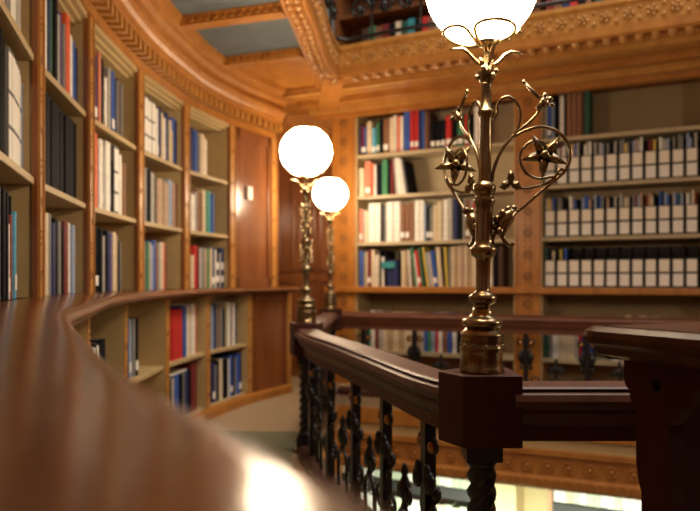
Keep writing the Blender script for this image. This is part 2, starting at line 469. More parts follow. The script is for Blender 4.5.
# body of wall behind the bays
wl = [UP.off(t_, -.30) for t_ in [S0-.9 + (SEND+.12-S0+.9)*i/50 for i in range(51)]]
struct(MB().sweep(wl, [(-.06, -.88), (0, -.88), (0, S_CEIL+.06), (-.06, S_CEIL+.06)]), 'wall_left', 'oak_dark')
struct(MB().sweep(UP.sub(.02, S0-.03), [(-.02, -.88), (LOFF-.02, -.88), (LOFF-.02, LEDZ-.045), (-.02, LEDZ-.045)]), 'wall_low', 'oak_panel')

# cornice with dentils
cp = UP.sub(S0-.02, SEND+.10, .04)
prof = [(-.28, 1.12), (.010, 1.12), (.010, 1.165), (-.09, 1.166), (-.09, 1.222), (.066, 1.224), (.066, 1.242), (.076, 1.246), (.080, 1.266), (.094, 1.284),
        (.106, 1.308), (.116, 1.310), (.116, 1.326), (.098, 1.336), (.098, 1.368), (.125, 1.385), (.135, 1.42), (-.28, 1.42)]
trim(MB().sweep(cp, prof), 'oak')
mb = MB(); t_ = S0
while t_ < SEND + .06:
    c = UP.at(t_); n = UP.n(t_); e = Vector((-n.y, n.x)); F = Frame(c - e*.017, c + e*.017)
    F.box(mb, 0, .034, -.064, .05, 1.169, 1.2215); t_ += .074
trim(mb, 'oak_carved')

TA = 'tall curved bookcases'
R0, R1, R2 = (LEDZ, Z1-.024-LEDZ), (Z1, Z2-.024-Z1), (Z2, 1.06-Z2)
def rows(F, wh, specs, grp):
    for (row, px0, px1, spec) in specs:
        nm, (z, H) = row
        book_run(F, px0, px1, z, H, spec, f'{nm} shelf of {wh}' if nm else wh, grp)
TOP, MID, BOT = ('top', R2), ('middle', R1), ('bottom', R0)
G0 = 'books in the tall curved bookcases'
rows(tall[0], where_tall[0], [
  (TOP, 2, 24, 'wh 3 .7,gy 3 .7,wh 3 .72,lg 3 .68'),
  (MID, -9, 31, 'bk 3 .9,lb 2 .8,cr 2.2 .82,bk 2.2 .95,mr 2 .80,bk 2.6 .93,wb 3.2 .90 LLL,wb 3.2 .90 LLL,wb 3.2 .89 LLL,wb 3.2 .89 LLL,wb 3.2 .88 LLL,lb 1.5 .8'),
  (BOT, -10, 18, 'bk 3 .8,nv 3 .78,wh 3 .72 L,gy 3.5 .86,bk 2.6 .86,bk 2.4 .84,wh 2.6 .60 L,mr 2.4 .68,bk 1.4 .84,sb 2.2 .72 L')], G0)
rows(tall[1], where_tall[1], [
  (TOP, 46.5, 84, 'wh 2.5 .9,nv 2.2 .92,dg 3.4 .95,bk 3.6 .97,lg 2.4 .8,pu 3.2 .86,gy 2.4 .78,or 4.6 .93,wh 3 .76,bl 2.6 .74,bl 2.4 .75,nv 3 .72'),
  (MID, 47, 80, 'ch 4 .92,bk 4 .9,ch 4 .92,bk 3.4 .90,bk 4 .88,ch 4 .90,bk 4 .90'),
  (BOT, 46.5, 76, 'cr 3.2 .82,gy 2.4 .82,nv 3 .74,bk 4 .80,gy 3 .78,bk 2.4 .72,mr 4.6 .80,wh 3 .80,lb 3 .78')], G0)
rows(tall[2], where_tall[2], [
  (TOP, 97, 124, 'nv 3 .88 L,sa 2.6 .95,nv 2.4 .80,bk 2.6 .92,wh 3 .70,lg 2.6 .86,bk 2.8 .86,bl 3.6 .88 L,nv 2.2 .80,gy 2 .8,db 3 .84,gy 2.2 .80'),
  (MID, 97, 128, 'or 2.6 .95,wh 3.4 .90 L,lg 2 .8,wh 4.4 .92 L,bk 3 .70,wb 4.6 .93 LLL,wh 2.4 .84,tn 2.6 .76,br 3 .76'),
  (BOT, 97, 124, 'bk 3.2 .84 L,ch 3 .82,bk 2.4 .82,lg 2.2 .74,ch 2.6 .82,nv 2.6 .80,pu 2.4 .80,cr 3 .82,tn 3 .78,ch 2.4 .7,gy 2 .7')], G0)
rows(tall[3], where_tall[3], [
  (TOP, 146, 179, 'wb 4 .92 LLL,wb 4 .90 LLL,wb 4 .90 LLL,wh 3 .82 L,nv 3 .86,cr 3 .80,wh 2.4 .74,nv 4 .86,cr 2.8 .76,ye 1.6 .6,bl 3.4 .84,nv 2.6 .82'),
  (MID, 146, 180, 'gy 2.8 .84,ch 3.4 .84,lg 3.6 .80,dg 2 .76,pk 3.6 .74,tn 4 .76,pk 3.6 .74,tn 2.6 .72,lb 5 .80,pk 3 .78,br 3 .78'),
  (BOT, 146, 168, 'gy 2.4 .76,gn 2.4 .76,lg 2.6 .76,lb 2.6 .72,bl 3.2 .80,br 2.4 .74,lg 2.2 .78,cr 3 .78,sa 2.4 .78,mr 2.2 .74')], G0)
rows(tall[4], where_tall[4], [
  (TOP, 192, 209, 'nv 3.4 .84,bl 3 .80,gy 2.4 .74,cr 4.4 .78,wh 2.2 .72,cr 1.8 .7'),
  (MID, 192, 215, 'wh 3.6 .66 L,lg 1.8 .72,br 3.4 .78,br 2.8 .74,cr 3.2 .80,gn 3 .80,tl 3.6 .80,bl 2.4 .76'),
  (BOT, 192, 228, 'cr 3.2 .62,rd 3.2 .80,mr 2.2 .80,lg 3 .76,gy 3.4 .78,tn 3 .76,gn 2.4 .78,cr 2.6 .78,nv 3.6 .80 L,wh 1.6 .76,bk 4 .80 LL,lg 1.4 .7,nv 4.4 .80 LL')], G0)
G1 = 'books in the low bays under the ledge'
LR1, LR2 = ('upper', (-.452, .34)), ('lower', (-.80, .325))
rows(low[1], where_low[1], [(LR1, 91, 109, 'bk 2.6 .60,wh 1.4 .60,ch 2.4 .62,wh 1.4 .6,bk 3 .62,ch 3 .64')], G1)
rows(low[2], where_low[2], [(LR1, 129, 140, 'nv 3 .78,lb 2.6 .80 L,gy 3 .80,bk 3.6 .80 L')], G1)
rows(low[3], where_low[3], [
  (LR1, 170, 197.5, 'rd 3.4 .82,rd 3.4 .83,rd 3.4 .83,rd 3.4 .84,rd 3.4 .84,bl 3 .88,nv 2 .86,wh 3 .86,cr 3.4 .82,wh 3.2 .90,or 2.6 .86'),
  (LR2, 170, 198, 'ch 3 .74,lg 2.4 .76,bl 4.4 .80,bk 3.6 .78,gy 2.6 .80,nv 3.4 .80,bk 2.4 .8,mr 6 .92')], G1)
rows(low[4], where_low[4], [
  (LR1, 213, 238, 'lb 2.4 .84,nv 2.4 .84,gy 2.4 .88,br 3.4 .84,gy 3.2 .80,bk 2.2 .78,tn 2.6 .86,gn 1.6 .84,wh 2.6 .88,lg 2 .86,mr 2.4 .86,wh 2.4 .86,nv 2.8 .84'),
  (LR2, 213, 243, 'nv 2.6 .80 L,gy 2 .74,bk 3 .82,cr 4 .84,bk 4.4 .80,ch 2.4 .8,wh 1.4 .8,bl 2.8 .86 L,bk 3 .84,gy 2 .8,bl 3.4 .86,nv 3.6 .86 L')], G1)
# papers lying on top of the red-brown books in the fourth low bay
mb = MB(); F = low[3]; u0 = F.u_px(170.5, .03); u1 = F.u_px(189, .03)
F.box(mb, u0, u1, .045, .22, -.80+.325*.806+.0012, -.80+.325*.806+.013)
tag(mb.build('paper_pad', 'label'), 'flat pale stack of paper lying on the lower books under the red books', 'paper')

# ------------------------------------------------------------------ back wall with its two bookcases
A0 = Vector((.05, 5.76)); ED = Vector((2.33, -1.13)).normalized()
BW = Frame(A0, A0 + ED*3.4)
def bu(px, w=0): return BW.u_px(px, w)
uP0, uA0, uA1, uB0, uB1 = bu(333), bu(355.5), bu(515.5), bu(540.5), bu(704)
uE = uB1 + .22
ZS = [1.059, .708, .318]
struct(BW.box(MB(), uP0-.02, uE+.8, .30, .38, -.88, 4.2), 'wall_back', 'oak_dark')
def back_case(u0, u1, desc, lowdesc, back, lowback):
    F = Frame(BW.pt(u0), BW.pt(u1)); L = F.L; base = F.pt(L/2, .15)
    t = thing('bookcase', (base.x, base.y, LEDZ), desc, 'bookcase', 'bookcases on the back wall')
    F.box(MB(), 0, L, .28, .298, LEDZ, 1.42).build('back_panel', back, t)
    F.box(MB(), 0, .014, 0, .28, LEDZ, 1.42).build('side_panel', 'tan', t)
    F.box(MB(), L-.014, L, 0, .28, LEDZ, 1.42).build('side_panel', 'tan', t)
    for z in ZS: F.box(MB(), .014, L-.014, .01, .28, z-.028, z).build('shelf', 'cream', t, bevel=.003)
    F.box(MB(), .014, L-.014, .0, .04, 1.40, 1.42).build('head_rail', 'oak', t)
    t = thing('low_bookcase', (base.x, base.y, -.88), lowdesc, 'bookcase', 'low bookcases on the back wall')
    F.box(MB(), 0, L, .28, .298, -.88, LEDZ-.05).build('back_panel', lowback, t)
    F.box(MB(), 0, .014, 0, .28, -.88, LEDZ-.05).build('side_panel', 'tan', t)
    F.box(MB(), L-.014, L, 0, .28, -.88, LEDZ-.05).build('side_panel', 'tan', t)
    F.box(MB(), .014, L-.014, .01, .28, -.615, -.585).build('shelf', 'cream', t)
    F.box(MB(), .014, L-.014, .0, .28, -.88, -.80).build('bottom_board', 'oak', t)
    return Frame(F.pt(.014), F.pt(L-.014))
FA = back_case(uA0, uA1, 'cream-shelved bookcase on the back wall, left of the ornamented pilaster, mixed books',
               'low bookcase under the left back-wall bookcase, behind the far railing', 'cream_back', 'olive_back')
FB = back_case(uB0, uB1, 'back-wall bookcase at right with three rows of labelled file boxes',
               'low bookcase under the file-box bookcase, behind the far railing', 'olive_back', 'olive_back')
# ledge board
mb = MB(); BW.box(mb, uP0-.06, uE, -.05, .28, LEDZ-.05, LEDZ)
tag(mb.build('ledge', 'oak', bevel=.008), 'narrow golden wooden ledge running along the back wall under both bookcases', 'ledge')
# pilasters with incised rosettes
def pilaster(u0, u1):
    F = Frame(BW.pt(u0), BW.pt(u1)); L = F.L
    for z0, z1 in ((LEDZ, S_CEIL), (-.88, LEDZ-.05)):
        mb = MB(); F.box(mb, 0, L, -.012, .28, z0, z1)
        F.box(mb, 0, .012, -.020, -.012, z0, z1); F.box(mb, L-.012, L, -.020, -.012, z0, z1)
        trim(mb, 'oak'); mb = MB(); k = int((z1-z0)/.155)
        for i in range(k):
            z = z0 + (z1-z0)*(i+.5)/k; p = F.pt(L/2, -.0125)
            rot = Matrix.Rotation(math.atan2(F.n.y, F.n.x), 4, 'Z') @ Matrix.Rotation(PI/2, 4, 'Y')
            mt = Matrix.Translation((p.x, p.y, z)) @ rot
            mb.tube([mt @ Vector((.03*math.cos(a*PI/8), .03*math.sin(a*PI/8), 0)) for a in range(17)], .0045, 5)
            for a in range(6): mb.ball(mt @ Vector((.015*math.cos(a*PI/3), .015*math.sin(a*PI/3), 0)), .006, 6)
            for dz in (-.055, .055):
                for dx in (-.022, .022): mb.ball(mt @ Vector((dz, dx, 0)), .007, 6)
        trim(mb, 'inlay')
pilaster(uP0, uA0); pilaster(uA1, uB0); pilaster(uB1, uB1+.17)
struct(BW.box(MB(), uB1+.17, uE+.8, .0, .30, -.88, S_CEIL), 'wall_back_right', 'oak_panel')
# recess between the arc and the back wall
e0 = UP.at(SEND+.03); r1 = Vector((e0.x-.10, 6.25)); r2 = BW.pt(uP0+.005, .1)
rec = [(e0.x-.05, e0.y), (r1.x, r1.y), (r2.x, 6.15), (r2.x, r2.y)]
struct(MB().sweep(rec, [(-.05, -.88), (0, -.88), (0, S_CEIL+.06), (-.05, S_CEIL+.06)]), 'wall_recess', 'oak_panel')
trim(MB().sweep(rec, [(-.02, 1.22), (.02, 1.22), (.02, 1.25), (.06, 1.29), (.06, 1.31), (.10, 1.36), (.10, 1.40), (.13, S_CEIL+.06), (-.02, S_CEIL+.06)]), 'oak')
Fr = Frame((r1.x+.02, 6.24), (r2.x-.02, 6.15)); mb = MB()
for k in range(3):
    u0 = Fr.L*(k/3)+.02; u1 = Fr.L*((k+1)/3)-.02
    for z0, z1 in ((-.78, .0), (.08, 1.3)):
        for (a, b, c, d) in ((u0, u1, z0, z0+.02), (u0, u1, z1-.02, z1), (u0, u0+.02, z0, z1), (u1-.02, u1, z0, z1)): Fr.box(mb, a, b, -.02, .012, c, d)
trim(mb, 'oak_panel')

GA = 'books in the left back-wall bookcase'
WA = 'left back-wall bookcase'
def arow(F, nm, z, H, px0, px1, spec, wh, g, **k): book_run(F, px0, px1, z, H, spec, f'{nm} shelf, {wh}', g, **k)
arow(FA, 'top', ZS[0], .34, 356.5, 484,
  'nv 8 .78,mr 13 .74 L,bl 10 .70 L,cr 24 .82,sb 18 .66 L,gn 14 .78 L,bk 18 .86,br 24 .84 L,cr 20 .86,wh 12 .90,sa 16 .88,wh 14 .86,bl 27 .96,rd 17 .96 L,rd 17 .96 L,nv 12 .94,bl 13 .94,'
  'br 12 .92,db 13 .92,bk 20 .66 L,bk 20 .66 L,ch 20 .66 L,rd 24 .76 L,bk 22 .62 L,gn 24 .76 L,rd 20 .74 L,bk 20 .74,wh 22 .9,or 16 .96', WA, GA)
arow(FA, 'second', ZS[1], .315, 356.5, 410,
  'cr 22 .76,sa 27 .94 L,or 12 .86,wh 12 .84,ch 24 .84,gn 26 .94,ch 10 .92,mr 12 .94,lg 12 .96 <4,wh 16 .97 <7,wh 12 .95 <8,gy 10 .92 <9,ch 10 .90 <10', WA, GA)
arow(FA, 'third', ZS[2], .355, 356.5, 476,
  'sa 14 .80 L,lg 8 .78,cr 18 .76,wh 28 .92,wh 26 .92,ch 12 .90,gy 10 .88,wh 30 .94,wh 30 .94,br 20 .88 L,br 18 .88 L,br 20 .90,wh 22 .94,wh 18 .94,lb 8 .84,ch 14 .78 L,gy 14 .78 L,cr 16 .80,'
  'cr 22 .88,wh 22 .92,lg 18 .96,nv 20 .92,ch 20 .92,lg 8 .90,br 18 .90 L,lg 10 .88,rd 14 .84', WA, GA)
arow(FA, 'ledge-level', LEDZ, .345, 356.5, 503,
  'bl 18 .88,gy 10 .86,cr 10 .86,mr 18 .90 L,cr 16 .90,wh 10 .76,cr 12 .78,bk 10 .90,wh 12 .72,bk 12 .88,nv 26 .64,nv 26 .64,ch 12 .84,cr 16 .86,tn 14 .84,wh 10 .88 <3,mr 10 .70 <5,gn 12 .94 <6,wh 8 .80 <6,'
  'rd 16 .86 <7 L,gn 10 .92 <7,ch 10 .92 <7,ye 12 .93 <8,lb 10 .80 <8,cr 10 .82 <8,bl 18 .84 <8 L,cr 20 .92 <5,bk 10 .90 <4,ye 12 .92 <3,gy 10 .90,cr 14 .94,tn 14 .94,cr 14 .95,pk 14 .95,cr 14 .95,'
  'tn 14 .95,cr 14 .94,cr 14 .94,lg 20 .92,tn 20 .92,cr 20 .9 L,bk 20 .90,db 20 .92', WA, GA)
GL = 'books in the low back-wall bookcases'
arow(FA, 'railing-level', -.585, .40, 362, 466,
  'wh 8 .78,ch 8 .76,gn 8 .80,wh 10 .82,mr 10 .78,lg 10 .82,cr 12 .78,tn 14 .80,cr 14 .80,tn 14 .80,cr 14 .80,cr 14 .80,tn 14 .80,lg 8 .76,bl 9 .78,gn 9 .74,lb 9 .8,rd 8 .78,wh 9 .8,br 12 .76,bl 12 .8,wh 10 .72,bk 10 .76,'
  'nv 12 .8', 'low left back-wall bookcase', GL, stuff=True)
GB = 'books in the right back-wall bookcase'
arow(FB, 'top', ZS[0], .34, 541.5, 590, 'lg 12 .72,bl 14 .80 L,lb 10 .80,bk 16 .92,wh 16 .92 L,ch 8 .9,br 17 .94,br 17 .94,br 16 .94,db 8 .92,dg 18 .96', 'right back-wall bookcase', GB)
arow(FB, 'railing-level', -.585, .40, 542, 592, 'dg 14 .70,gy 10 .68,wh 18 .72,cr 20 .72,cr 20 .72,lg 10 .7,rd 9 .74,nv 12 .70,bl 14 .68', 'low right back-wall bookcase', GL, stuff=True)
arow(FB, 'railing-level', -.585, .40, 612, 668, 'wh 14 .80,lg 12 .80,cr 14 .82,cr 14 .8,cr 14 .82,wh 14 .8,tn 14 .82,cr 14 .80', 'file-box low bookcase right half', GL, stuff=True)
# the black box with the teal patch: a pair of books lying across
F = FA
u0, u1 = F.u_px(381.5, .02), F.u_px(394.5, .02)
o = F.box(MB(), u0, u1, .018, .032, LEDZ+.155, LEDZ+.205).build('teal_card', 'c_tl')
tag(o, 'teal card fixed across navy books on the ledge-level shelf, back wall', 'card')

# file boxes
def make_filebox(wd):
    root = bpy.data.objects.new('file_box', None); COL.objects.link(root)
    mb = MB(); d, hf, hb, c = .235, .205, .30, .0035
    mb.box(0, wd, 0, c, 0, hf); mb.box(0, wd, d-c, d, 0, hb); mb.box(c, wd-c, c, d-c, 0, c)
    for x in (0, wd-c):
        side = [(0, 0), (d, 0), (d, hb), (d*.62, hb), (0, hf)]
        mt = Matrix(((0, 0, 1, x), (1, 0, 0, 0), (0, 1, 0, 0), (0, 0, 0, 1)))
        mb.prism(side, 0, c, mt)
    mb.build('box', 'box_black', root, world=False)
    MB().box(wd*.09, wd*.91, -.001, 0, .012, .098).build('lower_label', 'label', root, world=False)['label'] = 'white printed paper label on the lower front'
    MB().box(wd*.09, wd*.91, -.001, 0, .112, .198).build('upper_label', 'label_cream', root, world=False)['label'] = 'cream paper label on the upper front'
    return root
pit = (FB.u_px(696, .03) - FB.u_px(541.5, .03))/12; u00 = max(.006, FB.u_px(541.5, .03))
proto = make_filebox(pit*.90)
pam_mesh = {}
def pamphlet(ck, w, h):
    key = (ck, round(w, 4), round(h, 3))
    if key not in pam_mesh:
        o = MB().box(0, w, 0, .20, 0, h).build('pamphlet', 'c_' + ck, None, loc=(0, 0, 0)); pam_mesh[key] = o.data; return o
    o = bpy.data.objects.new('pamphlet', pam_mesh[key]); COL.objects.link(o); return o
first = True
erot = Matrix(((FB.e.x, -FB.n.x, 0), (FB.e.y, -FB.n.y, 0), (0, 0, 1))).to_euler()
pal = ['wh', 'lg', 'gy', 'ch', 'wh', 'lg', 'lb', 'cr', 'bk', 'bl', 'ye', 'dg', 'pk', 'mr', 'bk', 'gy']
for r, (zz, rn) in enumerate(((ZS[1], 'upper row'), (ZS[2], 'middle row'), (LEDZ, 'bottom row'))):
    for k in range(12):
        fb = proto if first else copy_tree(proto); first = False
        ww = .03 + random.uniform(0, .01)
        p = FB.pt(u00 + k*pit + pit*.05, ww); fb.location = (p.x, p.y, zz + .0006); fb.rotation_euler = erot
        full = r < 2 or k < 2
        tag(fb, f"black file box with two pale labels, {ORD[k+1]} from left, {rn}, {'full of pamphlets' if full else 'looking empty'}", 'file box', 'file boxes in the right back-wall bookcase')
        if full:
            m = 4; cw = pit*.90 - .012
            for j in range(m):
                ck = random.choice(pal); h = random.choice((.27, .28, .29, .30)); w_ = cw/m*.92
                o = pamphlet(ck, w_, h); q = FB.pt(u00 + k*pit + pit*.05 + .006 + cw/m*j, ww + .006 + j*.0015)
                o.location = (q.x, q.y, zz + .0045); o.rotation_euler = erot
                tag(o, f"{CK[ck][0]} pamphlet, {ORD[j+1]} from left in the {ORD[k+1]} file box of the {rn}", 'pamphlet', 'pamphlets standing in the file boxes')

# ------------------------------------------------------------------ ceiling of the gallery with its opening
def at_px(px, py, z): d = z*FPX/(HOR-py); return Vector(((px-350)/FPX*d, d))
inn = [(1.0, 1.35), (.40, 1.75), (.0, 2.35), (-.17, 2.95), at_px(308, 0, S_CEIL), at_px(317, 25, S_CEIL), at_px(329, 62, S_CEIL), at_px(338, 77, S_CEIL)]
inn = [Vector(p) for p in inn]
lineA = at_px(338, 76, S_CEIL); lineB = lineA + ED*2.9
core = catmull([tuple(p) for p in inn], 8) + [lineA + ED*.4, lineA + ED*1.2, lineA + ED*2.0, lineB]
RIM = core                                        # travels away from the eye, then to the right: opening lies to the right
# soffit plate: outer outline minus the opening
big = [(-1.9, -.6), (-1.9, 6.6), (.2, 6.6)] + [tuple(BW.pt(uE+.8, .36))] + [tuple(lineB + ED*.0 + Vector((.9, 0)))]
outer = [(-1.9, -.6), (-1.9, 6.6), (1.0, 6.6), (4.6, 4.6), (4.6, -.6)]
op = [tuple(p) for p in RIM] + [(4.2, lineB.y-.55), (4.2, 1.2), (2.2, 1.05)]
mb = MB(); mb.prism(outer, S_CEIL+.06, S_CEIL+.16, holes=[op[::-1]])
struct(mb, 'ceiling', 'oak')
# rim: soffit ring with beads, carved inner fascia with railing above
rim2 = [Vector((p[0], p[1])) for p in RIM]
trim(MB().sweep(rim2, [(-.15, S_CEIL+.06), (-.15, S_CEIL+.01), (-.14, S_CEIL-.004), (-.125, S_CEIL-.004), (-.115, S_CEIL+.012), (-.045, S_CEIL+.012), (-.03, S_CEIL), (-.012, S_CEIL-.004), (0, S_CEIL+.01), (0, S_CEIL+.06)]), 'oak')
RP = Path2(rim2); mb = MB(); t_ = .9
while t_ < RP.L - .1:
    for o_ in (-.056, -.104):
        p = RP.off(t_, o_); mb.ball((p.x, p.y, S_CEIL+.004), .024, 10)
    t_ += .088
trim(mb, 'oak_gloss')
trim(MB().sweep(rim2, [(-.06, S_CEIL+.06), (0.0, S_CEIL+.06), (0.004, S_CEIL+.17), (.02, S_CEIL+.18), (.02, S_CEIL+.205), (-.06, S_CEIL+.205)]), 'oak_carved')
mb = MB(); t_ = .9
while t_ < RP.L - .05:
    p = RP.off(t_, .006); n = RP.n(t_)
    rot = Matrix.Rotation(math.atan2(n.y, n.x), 4, 'Z') @ Matrix.Rotation(PI/2, 4, 'Y')
    mt = Matrix.Translation((p.x, p.y, S_CEIL+.112)) @ rot
    for a in range(5): mb.ball(mt @ Vector((.024*math.cos(a*2*PI/5+.3), .024*math.sin(a*2*PI/5+.3), 0)), .013, 6)
    mb.ball(mt @ Vector((0, 0, .006)), .012, 6)
    for q in (-.032, .032):
        p2 = RP.off(min(RP.L, max(0, t_+.062)), .004)
        mb.ball((p2.x, p2.y, S_CEIL+.112+q), .014, 6)
    t_ += .125
trim(mb, 'oak_carved')
# upper gallery railing: iron bars and scrolls standing on the rim
t = thing('gallery_railing', (rim2[30].x, rim2[30].y, S_CEIL+.205), 'dark iron railing above the carved rim of the ceiling opening', 'railing')
RO = RP
mb = MB().tube([RO.off(.8+(RO.L-.9)*i/60, -.03).to_3d() + Vector((0, 0, S_CEIL+.26)) for i in range(61)], .014, 6); mb.build('bottom_rail', 'iron', t)
mb = MB().tube([RO.off(.8+(RO.L-.9)*i/60, -.03).to_3d() + Vector((0, 0, S_CEIL+.86)) for i in range(61)], .03, 6); mb.build('handrail', 'mahogany', t)
t_ = .9; kk = 0
while t_ < RO.L - .15:
    b_ = RO.off(t_, -.03); d_ = (RO.at(min(RO.L, t_+.05)) - RO.at(t_)).normalized().to_3d()
    p0 = b_.to_3d() + Vector((0, 0, S_CEIL+.20)); mb = MB()
    mb.tube([p0, p0 + Vector((0, 0, .66))], .011, 6)
    for sg in (-1, 1):
        pts = []
        for i in range(26):
            a = i/25*2.1*PI; r = .085*(1-i/25*.72)
            pts.append(p0 + Vector((0, 0, .25)) + d_*sg*(.095 + r*-math.cos(a)) + Vector((0, 0, r*math.sin(a))))
        mb.tube(pts, .011, 5)
        mb.ball(p0 + Vector((0, 0, .25)) + d_*sg*.095, .028, 8)
    mb.build('baluster', 'iron', t); t_ += .36

# radial beams with dentils, and the grey-blue panels between
ring_outer = Path2([RP.off(x, -.15) for x in [RP.L*i/200 for i in range(201)]])
def beam(pa, pb, wd, name_mat='oak', z0=S_CEIL, z1=S_CEIL+.07, dent=True):
    F = Frame(pa, pb); L = F.L
    mb = MB(); F.box(mb, 0, L, -wd/2, wd/2, z0, z1); F.box(mb, 0, L, -wd/2-.03, wd/2+.03, z0+.035, z1)
    if dent:
        k = int(L/.05)
        for i in range(k):
            u = (i+.2)*L/k
            for sg in (-1, 1):
                w0 = sg*(wd/2+.006); F.box(mb, u, u+.027, min(w0, w0+sg*.016), max(w0, w0+sg*.016), z0+.008, z0+.034)
    trim(mb, name_mat)
beam_px = [((150, -26), (276, -34)), ((172, 30), (284, 15)), ((213, 69), (303, 58))]
for a, b in beam_px:
    pa, pb = at_px(*a, S_CEIL), at_px(*b, S_CEIL); dv = (pa-pb).normalized()
    beam(pa + dv*.12, pb, .085)
# cloth panels (quads following the cornice and the ring)
PC = [at_px(*a, S_CEIL+.05) + Vector((-.16, 0)) for a in ((150, -26), (172, 30), (213, 69))]
PD = [at_px(*b, S_CEIL+.05) + Vector((.02, 0)) for b in ((276, -34), (286, 15), (304, 58))]
for k in range(2):
    poly = [tuple(PC[k]), tuple(PC[k+1]), tuple(PD[k+1]), tuple(PD[k])]
    mb = MB(); mb.prism(poly, S_CEIL+.045, S_CEIL+.0595); struct(mb, 'ceiling_panel', 'blue_panel')
poly = [(-.75, 1.2), tuple(PC[0]), tuple(PD[0]), (-.15, 1.9)]
mb = MB(); mb.prism(poly, S_CEIL+.045, S_CEIL+.0595); struct(mb, 'ceiling_panel', 'blue_panel')
# inner moulding ring of the soffit beside the cornice
trim(MB().sweep(UP.sub(S0, SEND-.1, .05), [(.12, S_CEIL+.06), (.12, S_CEIL-.002), (.145, S_CEIL-.008), (.155, S_CEIL+.012), (.17, S_CEIL+.016), (.18, S_CEIL+.06)]), 'oak')
# long mouldings on the soffit along the back wall
for (wd, z, h, mt_) in ((-.03, S_CEIL-.045, .105, 'oak'), (-.10, S_CEIL-.01, .07, 'oak_carved'), (-.30, S_CEIL+.005, .055, 'oak'), (-.48, S_CEIL+.02, .04, 'oak'), (-.62, S_CEIL+.005, .055, 'oak_carved')):
    mb = MB(); BW.box(mb, uP0-.15, uE+.6, wd-.045, wd+.03, z, z+h)
    BW.box(mb, uP0-.15, uE+.6, wd-.06, wd+.045, z+h*.45, z+h)
    if wd == -.03:
        k = 60
        for i in range(k):
            u = uP0 + (uE-uP0)*i/k; BW.box(mb, u, u+.02, wd-.055, wd-.04, z+.012, z+.03)
    trim(mb, mt_)
beam(BW.pt(uP0-.12, .1), at_px(333, 80, S_CEIL), .16, dent=False)

# third level seen through the opening
def third_case(u0, u1, desc, spec, px0, px1):
    F = Frame(BW.pt(u0, .02), BW.pt(u1, .02)); L = F.L; b = F.pt(L/2, .1)
    t = thing('bookcase', (b.x, b.y, 1.60), desc, 'bookcase', 'bookcases on the upper level')
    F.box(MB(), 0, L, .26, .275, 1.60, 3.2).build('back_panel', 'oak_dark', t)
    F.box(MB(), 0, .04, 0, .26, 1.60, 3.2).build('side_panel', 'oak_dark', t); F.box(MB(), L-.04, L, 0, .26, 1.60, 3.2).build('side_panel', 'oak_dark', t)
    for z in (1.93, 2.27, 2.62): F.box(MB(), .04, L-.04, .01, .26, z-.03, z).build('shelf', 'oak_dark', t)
    G = Frame(F.pt(.042), F.pt(L-.042))
    book_run(G, px0, px1, 1.93, .30, spec, desc.split(',')[0].replace('bookcase on the', 'bookcase,') and 'upper-level shelf seen through the ceiling opening, ' + ('left' if px0 < 450 else 'right'), 'books on the upper level', stuff=True)
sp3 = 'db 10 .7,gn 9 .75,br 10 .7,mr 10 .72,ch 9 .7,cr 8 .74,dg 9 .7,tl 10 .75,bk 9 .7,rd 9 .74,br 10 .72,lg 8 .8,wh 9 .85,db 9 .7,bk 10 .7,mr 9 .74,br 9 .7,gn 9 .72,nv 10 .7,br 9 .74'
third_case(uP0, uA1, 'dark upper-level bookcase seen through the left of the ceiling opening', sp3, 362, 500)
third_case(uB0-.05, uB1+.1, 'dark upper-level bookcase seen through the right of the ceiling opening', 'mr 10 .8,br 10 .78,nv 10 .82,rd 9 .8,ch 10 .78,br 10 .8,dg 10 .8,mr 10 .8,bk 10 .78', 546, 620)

# ------------------------------------------------------------------ brass lamps
K = 1.6/FPX                                       # metres per pixel at the near lamp
def px_prof(rows_, y0=373): return [(r*K, (y0-y)*K) for y, r in rows_]
def leafpoint(mb, c, d, nrm, ln, wd):
    """pointed petal from c along d"""
    d = d.normalized(); nrm = nrm.normalized(); sd = d.cross(nrm).normalized()
    vs = []; prof = [(0, .25), (.3, 1.0), (.62, .72), (1, .02)]
    for t_, w_ in prof:
        p = c + d*ln*t_ + nrm*ln*.10*math.sin(t_*PI)
        vs += [p - sd*wd*w_ - nrm*.002, p + nrm*.0035, p + sd*wd*w_ - nrm*.002, p - nrm*.005]
    fs = []
    for i in range(3):
        for j in range(4): fs.append((i*4+j, i*4+(j+1) % 4, i*4+4+(j+1) % 4, i*4+4+j))
    fs += [(3, 2, 1, 0), (12, 13, 14, 15)]
    mb.add(vs, fs, True)

